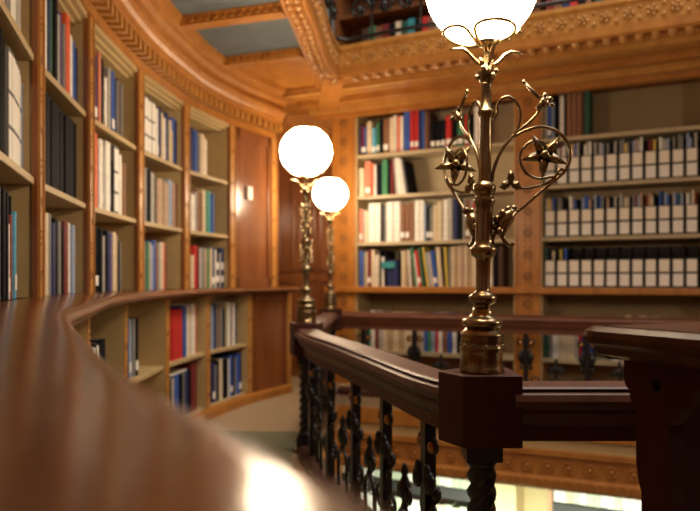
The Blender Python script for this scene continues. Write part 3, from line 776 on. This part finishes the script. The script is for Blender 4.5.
def lamp_column(root, gx=0):
    base = [(373, 22.5), (371, 23), (368, 21.5), (357, 20.5), (353, 21.5), (350, 22.8), (347, 22.5), (345, 21), (342, 21.5), (338, 21.2), (336, 22.2), (334, 21.6), (330.5, 17.5), (328, 16), (327, 14)]
    MB().lathe(px_prof(base), n=28).build('base', 'brass', root, world=False)
    mb = MB()
    for i in range(12):
        a = i*PI/6; mb.ball((21*K*math.cos(a), 21*K*math.sin(a), (373-346)*K), 2.2*K, 6)
    mb.build('base_beading', 'brass', root, world=False)
    tor = [(329, 12), (328, 17.5), (326, 19.8), (323.5, 20.6), (321, 19.8), (319, 17.2), (318, 14.5), (316, 12), (312, 10), (308, 9)]
    MB().lathe(px_prof(tor), n=28).build('base_ring', 'brass', root, world=False)
    sh = [(318, 9), (310, 8.6), (306, 8.2), (305, 9), (303, 13), (300, 14.2), (297, 14), (294, 11), (292, 7.6), (289, 7), (262, 7.3), (258, 8), (256, 11.5), (252, 13), (249, 13.4), (247, 12), (244, 9),
          (240, 8.6), (208, 8.8), (205, 9.2), (201, 11), (198, 10), (195, 7.6), (193, 10.5), (189, 11.5), (185, 11.2), (183, 8), (180, 6.4), (118, 5.8), (116, 6.2), (114.5, 8), (112, 8.4), (109.5, 8), (108, 5.6), (84, 5.2), (82, 5.8)]
    MB().lathe(px_prof(sh), n=22).build('column', 'brass', root, world=False)
    cal = [(84, 4.6), (80, 6.5), (75, 9.5), (70, 9), (66, 6), (62, 4.6), (52, 3.6), (46, 4.4), (43, 8), (41.5, 12), (40, 12.5)]
    MB().lathe(px_prof(cal), n=20).build('calyx', 'brass', root, world=False)
    mb = MB()
    for i in range(6):
        a = i*PI/3; r = 9.5*K
        mb.ball((r*math.cos(a), r*math.sin(a), (373-(76 if i % 2 else 69))*K), 3.0*K, 8)
    for i in range(4):
        a = i*PI/2+.4; mb.ball((6*K*math.cos(a), 6*K*math.sin(a), (373-60)*K), 2.4*K, 8)
    mb.build('berries', 'brass_light', root, world=False)
    for i in range(4):
        a = i*PI/2 + .12; mb = MB(); pr = [(5, 63), (9, 62), (14, 58), (19, 52), (25, 48.5), (32, 49), (38, 50)]
        mb.tube([(r*K*math.cos(a), r*K*math.sin(a), (373-y)*K) for r, y in pr], [1.6*K, 2*K, 2.1*K, 2*K, 1.8*K, 1.4*K, .7*K], 6)
        mb.build('leaf', 'brass_light', root, world=False)
    # globe and its wire holder
    R = 56.5*K; zc = (373+16.5)*K
    mb = MB(); pr = []
    for j in range(25):
        th = PI*(.075 + .745*j/24); pr.append((R*math.sin(th), zc - R*math.cos(th)))
    rt, ztop = pr[-1]; pr += [(rt*.97, ztop+.004), (rt*.90, ztop+.002), (rt*.6, ztop-.004)]; mb.lathe(pr, (gx, 0, 0), n=40).build('globe', 'globe', root, world=False)
    for k in range(3):
        a0 = k*2*PI/3 - 1.05; mb = MB(); pts = []
        for i in range(33):
            u = i/32*2*PI; da = 1.0*math.sin(u)*(.62); cu = math.cos(u); lat = -.775 - .205*math.copysign(abs(cu)**.55, cu)     # loop lying on the globe's underside
            r = R*1.045; th = PI/2*(-lat)                                               # angle below the equator
            cz = zc - r*math.sin(th); rr = r*math.cos(th); a = a0 + da*1.5
            pts.append((gx + rr*math.cos(a), rr*math.sin(a), cz))
        mb.tube(pts, 1.8*K, 7)
        th = PI/2*.57; r = R*1.07; a1 = a0 + .93
        if k == 0: mb.ball((gx + r*math.cos(th)*math.cos(a1), r*math.cos(th)*math.sin(a1), zc - r*math.sin(th)), 2.8*K, 8)
        mb.build('globe_holder', 'brass_light', root, world=False)
def scroll_arm(root, az, face=0):
    def P(x, y, q=0):
        r = (x-485)*K; return Vector((r*math.cos(az) - q*math.sin(az), r*math.sin(az) + q*math.cos(az), (373-y)*K))
    def C(pts, per=6): return [P(p.x, p.y) for p in catmull([Vector((a, b)) for a, b in pts], per)]
    mb = MB()
    c = C([(492, 181), (494, 168), (501, 150), (514, 133), (528, 121), (536, 112), (539, 104)]); n = len(c)
    mb.tube(c, [2.0*K*(1-.35*i/n) for i in range(n)], 7)                                # main stem up to the bud
    mb.tube(C([(512, 136), (518, 124), (519.5, 112), (516, 102), (508, 95.5), (501, 97), (496.5, 103), (496, 112), (493, 118)]), 1.5*K, 7)
    big_ = C([(514, 135), (524, 129.5), (540, 125.5), (556, 130), (567, 142), (569.5, 156), (564, 170), (552, 181), (536, 195), (524, 206), (514, 214)]); n = len(big_)
    mb.tube(big_, [1.7*K]*n, 7)
    mb.tube(C([(551, 180.5), (560, 168), (563, 172), (549, 176), (538, 177.5), (526, 172), (520, 160), (521.5, 149), (530, 140.5), (540, 140), (546, 145)]), 1.5*K, 7)
    mb.tube(C([(556, 176), (545, 182.5), (530, 187), (518, 187), (513, 183)]), 1.4*K, 7)
    mb.tube(C([(494, 250), (494, 240), (498, 229), (508, 219), (517, 211)]), 1.8*K, 7)
    mb.tube(C([(494, 228), (500, 224), (507, 222), (506, 216)]), 1.6*K, 7)
    arm = mb.build('scroll_arm', 'brass', root, world=False)
    # bud with a long pistil
    mb = MB(); mb.tube([P(541, 99), P(532, 91), P(524, 82)], [2.2*K, 2.0*K, 1.5*K], 7); mb.ball(P(522.5, 80.5), 2.4*K, 8)
    mb.tube([P(537, 108), P(542, 101), P(546, 96)], [3.2*K, 4.8*K, 3.0*K], 8)
    for dx, dy in ((-2, -4), (4, -1), (6, 5), (1, 5), (-4, 2)): mb.ball(P(545+dx, 98+dy, (dx-2)*.5*K), 2.5*K, 7)
    mb.build('bud', 'brass', arm, world=False)
    ctr = P(543.5, 154); out = Vector((-math.sin(az), math.cos(az), 0)); out = -out if out.y > 0 else out
    out = Matrix.Rotation(face, 3, 'Z') @ out; sd_ = Vector((-out.y, out.x, 0))
    mb = MB()
    for k in range(5):
        a = PI/2 + .55 + k*2*PI/5; d = (sd_*math.cos(a) + Vector((0, 0, math.sin(a))))*.2
        leafpoint(mb, ctr, d + out*.10*d.length, out, 24*K, 5.2*K)
    mb.ball(ctr + out*.008, 4.6*K, 10)
    mb.build('star_flower', 'brass', arm, world=False)
    c3 = P(511, 182); mb = MB()
    for a in (PI/2, PI/2+2.0, PI/2-2.0):
        d = P(485+math.cos(a)*100, 373-math.sin(a)*100); leafpoint(mb, c3, d, out, 13*K, 4.2*K)
        mb.ball(c3 + d.normalized()*7*K, 4*K, 8, (.9, .9, 1.2))
    mb.build('trefoil', 'brass', arm, world=False)
    mb = MB()                                                                            # curled acanthus leaf
    body = C([(517, 211), (511, 214), (505, 222), (503, 233), (506, 241), (511, 244.5), (515, 243)]); n = len(body)
    mb.tube(body, [K*(2+5.5*math.sin(min(1, i/(n*.55))*PI)) if i < n*.55 else 2.2*K for i in range(n)], 8)
    for i, (x, y) in enumerate(((503, 213), (498, 219), (496, 226), (500, 231), (509, 209), (515, 208))): mb.ball(P(x, y, (i % 3 - 1)*3*K), 4.2*K, 8)
    mb.build('acanthus_leaf', 'brass', arm, world=False)
def make_lamp(loc, label, arms, group='globe lamps on the railing posts'):
    root = thing('globe_lamp', loc, label, 'lamp', group); lamp_column(root, -.016 if arms else 0)
    if arms:
        scroll_arm(root, -.06); scroll_arm(root, math.radians(111), math.radians(58))
    else:
        mb = MB(); rr = random.Random(3)
        for z0, z1, r0 in ((105, 180, 9), (195, 240, 11)):
            for i in range(16):
                a = i*2.4; y = z0 + (z1-z0)*i/16; r = (r0 + rr.uniform(-1, 3))*K
                d = Vector((math.cos(a), math.sin(a), .9)); leafpoint(mb, Vector((r*.4*math.cos(a), r*.4*math.sin(a), (373-y)*K)), d, Vector((0, 0, 1)).cross(d).cross(d), 13*K, 4*K)
                mb.ball((r*math.cos(a), r*math.sin(a), (373-y-3)*K), 3.2*K, 6)
        mb.build('leaf_cluster', 'brass_light', root, world=False)
    return root
RTOP = -.218                                      # top of the newel blocks
NW = [Vector((.312, 1.615)), Vector((-.225, 3.48)), Vector((-.15, 5.2))]
lampA = make_lamp((NW[0].x, NW[0].y, RTOP), 'tall brass lamp in the foreground with lit globe and scrolling flower arms', True)
lampA.rotation_euler = (0, math.radians(1.0), 0)
lampB = make_lamp((NW[1].x, NW[1].y, RTOP), 'brass lamp with lit white globe on the middle railing post, larger of two behind', False)
lampB.scale = (1, 1, .955)
lampC = copy_tree(lampB); lampC.location = (NW[2].x, NW[2].y, RTOP)
lampC['label'] = 'smallest and farthest brass lamp with lit globe, at the far railing corner'

# ------------------------------------------------------------------ railings round the floor opening
RT = -.245
def rail_prof(w=.13):
    h = w/2
    return [(-h+.02, RT), (h-.02, RT), (h-.012, RT-.004), (h-.016, RT-.010), (h-.002, RT-.016), (h+.004, RT-.030), (h-.002, RT-.044), (h-.016, RT-.052), (h-.016, RT-.062), (h-.028, RT-.086), (h-.042, RT-.096), (h-.042, RT-.130),
            (-h+.042, RT-.130), (-h+.042, RT-.096), (-h+.028, RT-.086), (-h+.016, RT-.062), (-h+.016, RT-.052), (-h+.002, RT-.044), (-h-.004, RT-.030), (-h+.002, RT-.016), (-h+.016, RT-.010), (-h+.012, RT-.004)]
HB = -.88 + .0
def spiral(mb, c, z0, z1, r=.033, off=.009, pitch=.040, n=24):
    k = max(8, int((z1-z0)/.009)); pts = []
    vs = []
    for i in range(k+1):
        z = z0 + (z1-z0)*i/k; a = 2*PI*(z-z0)/pitch
        for j in range(n):
            b = 2*PI*j/n; rr = r*(1 + .20*math.cos(4*(b - a*.25)))*.9
            vs.append((c[0] + rr*math.cos(b), c[1] + rr*math.sin(b), z))
    fs = [(i*n+j, i*n+(j+1) % n, (i+1)*n+(j+1) % n, (i+1)*n+j) for i in range(k) for j in range(n)]
    fs += [tuple(reversed(range(n))), tuple(k*n+j for j in range(n))]
    mb.add(vs, fs, True)
def newel(c, poly, label):
    t = thing('newel_post', (c[0], c[1], HB), label, 'newel post', 'newel posts carrying the lamps')
    mb = MB(); mb.prism(poly, RTOP-.165, RTOP); mb.build('block', 'mahogany_flat', t, bevel=.003)
    mb = MB(); spiral(mb, c, HB+.10, RTOP-.215); mb.build('twisted_shaft', 'iron', t)
    mb = MB(); mb.box(c[0]-.042, c[0]+.042, c[1]-.042, c[1]+.042, RTOP-.205, RTOP-.165); mb.lathe([(.042, RTOP-.205), (.03, RTOP-.225)], (c[0], c[1], 0)); mb.build('cap', 'iron', t)
    mb = MB(); mb.box(c[0]-.045, c[0]+.045, c[1]-.045, c[1]+.045, HB, HB+.08); mb.lathe([(.044, HB+.08), (.032, HB+.11)], (c[0], c[1], 0)); mb.build('foot', 'iron', t)
newel(NW[0], [(.257, 1.544), (.393, 1.544), (.393, 1.69), (.30, 1.715), (.211, 1.63)], 'dark wooden block on a twisted iron shaft under the foreground lamp')
def regular(c, r, n, a0): return [(c[0] + r*math.cos(a0+2*PI*i/n), c[1] + r*math.sin(a0+2*PI*i/n)) for i in range(n)]
newel(NW[1], regular(NW[1], .092, 5, .3), 'wooden block on a twisted iron shaft under the middle lamp')
newel(NW[2], regular(NW[2], .092, 5, -.2), 'wooden block on a twisted iron shaft under the farthest lamp')

def scroll(mb, c, dv, r, turns, sg, th=.007, n=24, vs=1):
    """spiral in the vertical plane of dv"""
    pts = []
    for i in range(n+1):
        f = i/n; a = f*turns*2*PI; q = r*(1-.75*f)
        pts.append(c + dv*sg*(r - q*math.cos(a)) + Vector((0, 0, vs*q*math.sin(a))))
    mb.tube(pts, th, 5)
def make_baluster(fancy=True):
    """at the origin, standing on z=0, along x"""
    h = RT-.130 - HB
    root = bpy.data.objects.new('baluster', None)
    mb = MB(); mb.box(-.016, .016, -.016, .016, 0, h); mb.box(-.022, .022, -.022, .022, 0, .03)
    X = Vector((1, 0, 0))
    for sg in (-1, 1):
        scroll(mb, Vector((sg*.014, 0, .18)), X, .045, 1.4, sg, vs=-1)
        scroll(mb, Vector((sg*.014, 0, .44)), X, .026, 1.2, sg, .006)
        for (x, y, z, q) in ((.036, -.012, .345, .024), (.030, .010, .31, .019), (.028, -.016, .375, .015), (.034, 0, .27, .014)):
            mb.ball((sg*x, y, z), q, 8, (.9, .8, 1.3))
    return mb
BAL = make_baluster().build('baluster', 'iron', None, loc=(0, 0, 0))
for sg in (-1, 1): MB().ball((sg*.036, -.006, .44), .017, 9, (1, .7, 1)).build('rosette', 'bronze', BAL, world=False)
mbo = MB()                                               # arched ornament that stands between two balusters
arch = [Vector((.055*math.cos(a*PI/14), 0, .15 + .055*math.sin(a*PI/14))) for a in range(15)]
mbo.tube([Vector((.055, 0, 0))] + arch + [Vector((-.055, 0, 0))], .008, 6)
mbo.lathe([(.006, .20), (.012, .215), (.008, .23), (.016, .25), (.021, .27), (.014, .29), (.008, .305), (.013, .318), (.007, .335), (.001, .345)], n=10)
for sg in (-1, 1): scroll(mbo, Vector((0, 0, .25)), Vector((1, 0, 0)), .032, 1.2, sg, .006); mbo.ball((sg*.035, 0, .255), .013, 7)
ORN = mbo.build('arch_ornament', 'iron', None, loc=(0, 0, 0))
used = {'b': False, 'o': False}
def put(proto, key, root, p, d):
    if used[key]: o = copy_tree(proto)
    else: o = proto; used[key] = True
    o.parent = root; l = root.location; o.location = (p[0]-l.x, p[1]-l.y, HB-l.z); o.rotation_euler = (0, 0, math.atan2(d.y, d.x))
def railing(path, label, nb, orn=True, mat='mahogany'):
    P2 = Path2(path); c = P2.at(P2.L/2)
    t = thing('railing', (c.x, c.y, HB), label, 'railing', 'railings round the floor opening')
    o = MB().sweep([P2.at(P2.L*i/max(1, int(P2.L/.06))) for i in range(int(P2.L/.06)+1)] if len(path) > 2 else path, rail_prof()).build('handrail', mat, t)
    for k in range(nb):
        f = (k+.5)/nb*P2.L; d = P2.n(f); d = Vector((-d.y, d.x)); put(BAL, 'b', t, P2.at(f), d)
        if orn and k < nb-1: put(ORN, 'o', t, P2.at((k+1)/nb*P2.L), d)
    mb = MB().sweep([P2.at(P2.L*i/12) for i in range(13)], [(-.05, HB), (.05, HB), (.05, HB+.035), (.035, HB+.05), (-.035, HB+.05), (-.05, HB+.035)]); mb.build('kerb', 'mahogany_flat', t)
    return t
cur = catmull([(-.212, 3.41), (-.145, 3.08), (-.025, 2.69), (.08, 2.31), (.205, 1.84), (.275, 1.655)], 8)
railing([tuple(p) for p in cur], 'curved dark wooden railing sweeping back from the foreground lamp post', 5)
railing([(.375, 1.605), (1.95, 1.605)], 'straight dark wooden railing running right from the foreground lamp post', 2, orn=False)
railing([(-.222, 3.56), (-.155, 5.12)], 'short wooden railing between the two lamps farther back', 5)
farR = [(-.08, 5.28), (2.9, 4.03)]
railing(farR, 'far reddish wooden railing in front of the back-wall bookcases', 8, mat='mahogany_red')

# ------------------------------------------------------------------ floors and the floor opening
hole = [tuple(p) for p in cur][::-1] + [(-.18, 3.5), (-.12, 5.18), (-.08, 5.23), (2.9, 3.97), (2.9, 1.66), (.33, 1.66)]
outer = [(-1.75, -1.6), (-1.75, 6.6), (1.2, 6.6), (4.6, 4.9), (4.6, -1.6)]
mb = MB(); mb.prism(outer, -1.0, -.88, holes=[hole]); struct(mb, 'floor', 'carpet')
# the green carpet near the bend
gp = [(-.99, .9), (-1.0, 2.6), (-.93, 3.92), (-.30, 3.92), (-.30, 3.35), (-.1, 2.4), (.1, 1.6), (.1, .9)]
gp = [tuple(UP.off(t_, LOFF+.03)) for t_ in [UP.find_px(120) + i*.1 for i in range(-18, 10)] if UP.off(t_, LOFF+.03).y < 3.92]
gp = gp + [(gp[-1][0]+.03, 3.92), (-.29, 3.92), (-.29, 3.35), (-.12, 2.42), (.0, 2.0), (.12, 1.5), (.25, .9)]
mb = MB(); mb.prism(gp, -.879, -.872)
tag(mb.build('carpet_runner', 'green'), 'olive green carpet runner on the gallery floor beside the curved railing', 'carpet')
# fascia round the opening, seen on its far side
hp = [Vector(h) for h in hole]
ar = sum(hp[i].x*hp[(i+1) % len(hp)].y - hp[(i+1) % len(hp)].x*hp[i].y for i in range(len(hp)))
if ar > 0: hp = hp[::-1]                                   # clockwise: the opening is on the right of travel
trim(MB().sweep(hp, [(-.10, -.96), (.03, -.96), (.03, -1.07), (.015, -1.075), (-.10, -1.075)], closed=True), 'oak')
trim(MB().sweep(hp, [(-.10, -1.075), (.008, -1.075), (.008, -1.15), (-.10, -1.15)], closed=True), 'tan')
trim(MB().sweep(hp, [(-.10, -1.15), (.045, -1.15), (.045, -1.185), (.02, -1.20), (.02, -1.33), (.045, -1.345), (.045, -1.395), (.02, -1.42), (-.10, -1.42)], closed=True), 'oak')
FF = Frame((-.08, 5.23), (2.9, 3.97)); mb = MB(); k = 24
for i in range(k):
    u = FF.L*(i+.5)/k; p = FF.pt(u, -.022)
    rot = Matrix.Rotation(math.atan2(FF.n.y, FF.n.x), 4, 'Z') @ Matrix.Rotation(PI/2, 4, 'Y'); mt = Matrix.Translation((p.x, p.y, -1.265)) @ rot
    mb.tube([mt @ Vector((.035*math.cos(a*PI/6), .035*math.sin(a*PI/6), 0)) for a in range(13)], .008, 5); mb.ball(mt @ Vector((0, 0, 0)), .016, 8)
    for dx in (-.04, .04): FF.box(mb, u+dx-.012, u+dx+.012, -.06, -.04, -1.39, -1.35)
trim(mb, 'oak')
# lower storey
struct(MB().box(-3, 5, -1, 8.5, -4.3, -4.2), 'floor_lower', 'lower_floor')
struct(BW.box(MB(), -1.6, 5, .30, .38, -4.2, -1.02), 'wall_lower', 'lower_wall')
def lower_case(px0, px1, desc, n1, n2, side, items):
    F = Frame(BW.pt(bu(px0)), BW.pt(bu(px1))); L = F.L; b = F.pt(L/2, .15)
    t = thing('bookcase', (b.x, b.y, -4.2), desc, 'bookcase', 'bookcases on the lower storey')
    F.box(MB(), 0, L, .27, .298, -4.2, -1.25).build('back_panel', 'oak_dark', t)
    F.box(MB(), 0, .03, 0, .27, -4.2, -1.25).build('side_panel', 'oak', t); F.box(MB(), L-.03, L, 0, .27, -4.2, -1.25).build('side_panel', 'oak', t)
    for z in (-1.655, -2.06, -2.45): F.box(MB(), .03, L-.03, .0, .27, z-.085, z).build('shelf', 'box_black', t)
    G = Frame(F.pt(.032), F.pt(L-.032))
    for z, n, nm in ((-1.655, n1, 'upper'), (-2.06, n2, 'lower')):
        sp_ = ','.join(f"{random.choice(('pg', 'wh', 'pg', 'wh', 'cr'))} {random.choice((10, 10, 9, 11))} {random.choice((.80, .82, .84))}" for _ in range(n))
        book_run(G, None, None, z, .31, sp_, f'lower-storey {nm} shelf, {side}', 'pale books on the lower storey', w=.02, stuff=True)
lower_case(338, 488, 'brightly lit lower-storey bookcase of pale books, left of the yellow wall strip', 20, 20, 'left bookcase', 0)
lower_case(548, 690, 'brightly lit lower-storey bookcase of pale books, right of the yellow wall strip', 18, 18, 'right bookcase', 0)
mb = MB(); BW.box(mb, bu(494), bu(516), -.01, .3, -4.2, -1.25); trim(mb, 'lower_wall')

fo = FAR.build('small_book', 'c_' + FARM[0])
for ck in FARM[1:]: fo.data.materials.append(M['c_' + ck])
fo.data.polygons.foreach_set('material_index', FAR.mi)
tag(fo, 'small distant books on the lower storey, upper storey and behind the far railing', 'book', kind='stuff')

# ------------------------------------------------------------------ dark carved table at the right
TC = Vector((.402, 1.185)); ta = Vector((.47, -.88)).normalized(); tb = Vector((-ta.y, ta.x))     # ta towards the eye, tb to the right
def TP(s_, q): return TC + ta*s_ + tb*q
tl_, tw_ = .62, .80
tt = thing('table', (TP(.3, .4).x, TP(.3, .4).y, -.88), 'dark carved wooden table with moulded top, cut off at the right edge', 'table')
sq = [TP(0, 0), TP(0, tw_), TP(tl_, tw_), TP(tl_, 0)]        # clockwise seen from above
ar = sum(sq[i].x*sq[(i+1) % 4].y - sq[(i+1) % 4].x*sq[i].y for i in range(4))
if ar < 0: sq = sq[::-1]                                     # counter-clockwise: outside is on the right
def rr(poly, r=.03, n=5):
    out = []; k = len(poly)
    for i in range(k):
        p = poly[i]; a = (poly[i-1]-p).normalized(); b = (poly[(i+1) % k]-p).normalized()
        for j in range(n+1):
            f = j/n; out.append((p + a*r).lerp(p, f).lerp(p.lerp(p + b*r, f), f))
    return out
rp = rr(sq)
tz = -.079
edge = [(-.06, tz-.014), (-.021, tz-.014), (-.020, tz), (-.008, tz-.0005), (.004, tz-.008), (.007, tz-.018), (.003, tz-.028), (-.006, tz-.033), (-.010, tz-.036), (-.016, tz-.048), (-.035, tz-.056), (-.06, tz-.056)]
mb = MB().sweep(rp, edge, closed=True); mb.build('top_moulding', 'table_top', tt)
mb = MB(); mb.prism([tuple(TP(a_, b_)) for a_, b_ in ((.029, .029), (tl_-.029, .029), (tl_-.029, tw_-.029), (.029, tw_-.029))], tz-.05, tz)
mb.build('top', 'table_top', tt)
def leg_plank(s0):
    ctr = []
    pts = [(0, -.132), (0, -.165), (.002, -.178), (.008, -.186), (.013, -.188), (.012, -.198), (.016, -.208), (.024, -.213), (.025, -.31), (.03, -.34), (.042, -.375), (.048, -.42), (.048, -.76), (.02, -.80), (0, -.84), (0, -.88),
           (.15, -.88), (.15, -.84), (.12, -.80), (.095, -.76), (.090, -.25), (.086, -.236), (.092, -.226), (.102, -.222), (.104, -.208), (.114, -.200), (.125, -.198), (.127, -.182), (.136, -.172), (.15, -.168), (.15, -.132)]
    poly = [Vector((a + s0, b)) for a, b in pts]
    o_ = TP(.045, .055)
    mt = Matrix(((ta.x, 0, tb.x, o_.x), (ta.y, 0, tb.y, o_.y), (0, 1, 0, 0), (0, 0, 0, 1)))
    hole_ = [(s0 + .064 + .0085*math.cos(a*PI/6), -.172 + .011*math.sin(a*PI/6)) for a in range(12)]
    mb = MB(); mb.prism(poly, 0, .035, mt, holes=[hole_[::-1]]); return mb
leg_plank(0).build('leg', 'table', tt); leg_plank(.38).build('leg', 'table', tt)
def bx(s0, s1, q0, q1, z0, z1, nm):
    o_ = TP(0, 0); mt = Matrix(((ta.x, tb.x, 0, o_.x), (ta.y, tb.y, 0, o_.y), (0, 0, 1, 0), (0, 0, 0, 1)))
    MB().box(s0, s1, q0, q1, z0, z1, mt).build(nm, 'table', tt)
bx(.30, .575, .092, .11, -.20, -.135, 'apron'); bx(.05, .07, .093, .70, -.86, -.135, 'modesty_panel'); bx(.045, .195, .70, .735, -.88, -.135, 'end_board'); bx(.42, .575, .70, .735, -.88, -.135, 'end_board')

# ------------------------------------------------------------------ the rest of the room, behind and to the right of the camera
struct(MB().box(-1.9, 4.6, -1.7, -1.6, -.88, S_CEIL+.1), 'wall_behind', 'oak_panel')
struct(MB().box(4.6, 4.7, -1.7, 5.2, -4.2, S_CEIL+.1), 'wall_right', 'oak_panel')

# ------------------------------------------------------------------ lift everything so the gallery floor is at z = 0
for o in list(bpy.data.objects):
    if o.parent is None: o.location.z += CAMZ

# ------------------------------------------------------------------ camera and light
cam = bpy.data.cameras.new('camera'); co = bpy.data.objects.new('camera', cam); COL.objects.link(co)
co.location = (0, 0, CAMZ); co.rotation_euler = (PI/2, 0, 0)
cam.sensor_width = 36; cam.lens = FPX/700*36; cam.shift_y = (HOR-255.5)/700
cam.clip_start = .02
cam.dof.use_dof = True; cam.dof.focus_distance = 1.34; cam.dof.aperture_fstop = 3.7
bpy.context.scene.camera = co

def area(name, loc, size, power, col, rot=(0, 0, 0), sy=None):
    l = bpy.data.lights.new(name, 'AREA'); l.energy = power; l.color = col; l.size = size
    if sy: l.shape = 'RECTANGLE'; l.size_y = sy
    o = bpy.data.objects.new(name, l); COL.objects.link(o); o.location = loc; o.rotation_euler = rot; return o
area('skylight', (1.6, 2.9, 5.2), 3.4, 140, (1.0, .94, .86))
area('lower_storey_lamp', (1.2, 4.2, -1.0), 2.6, 75, (.92, 1.0, .78), (math.radians(35), 0, math.radians(-26)), .4)
pl = bpy.data.lights.new('next_globe_lamp', 'POINT'); pl.energy = 26; pl.color = (1.0, .82, .60); pl.shadow_soft_size = .13  # unseen point light added to brighten the left bays
po = bpy.data.objects.new('next_globe_lamp', pl); COL.objects.link(po); po.location = (2.25, 1.65, CAMZ + .68)
w = bpy.data.worlds.new('world'); bpy.context.scene.world = w; w.use_nodes = True
w.node_tree.nodes['Background'].inputs['Color'].default_value = (1.0, .88, .72, 1)
w.node_tree.nodes['Background'].inputs['Strength'].default_value = .10
vs = bpy.context.scene.view_settings
vs.view_transform = 'Standard'; vs.look = 'None'; vs.gamma = 1; vs.exposure = 0.5; vs.use_curve_mapping = False
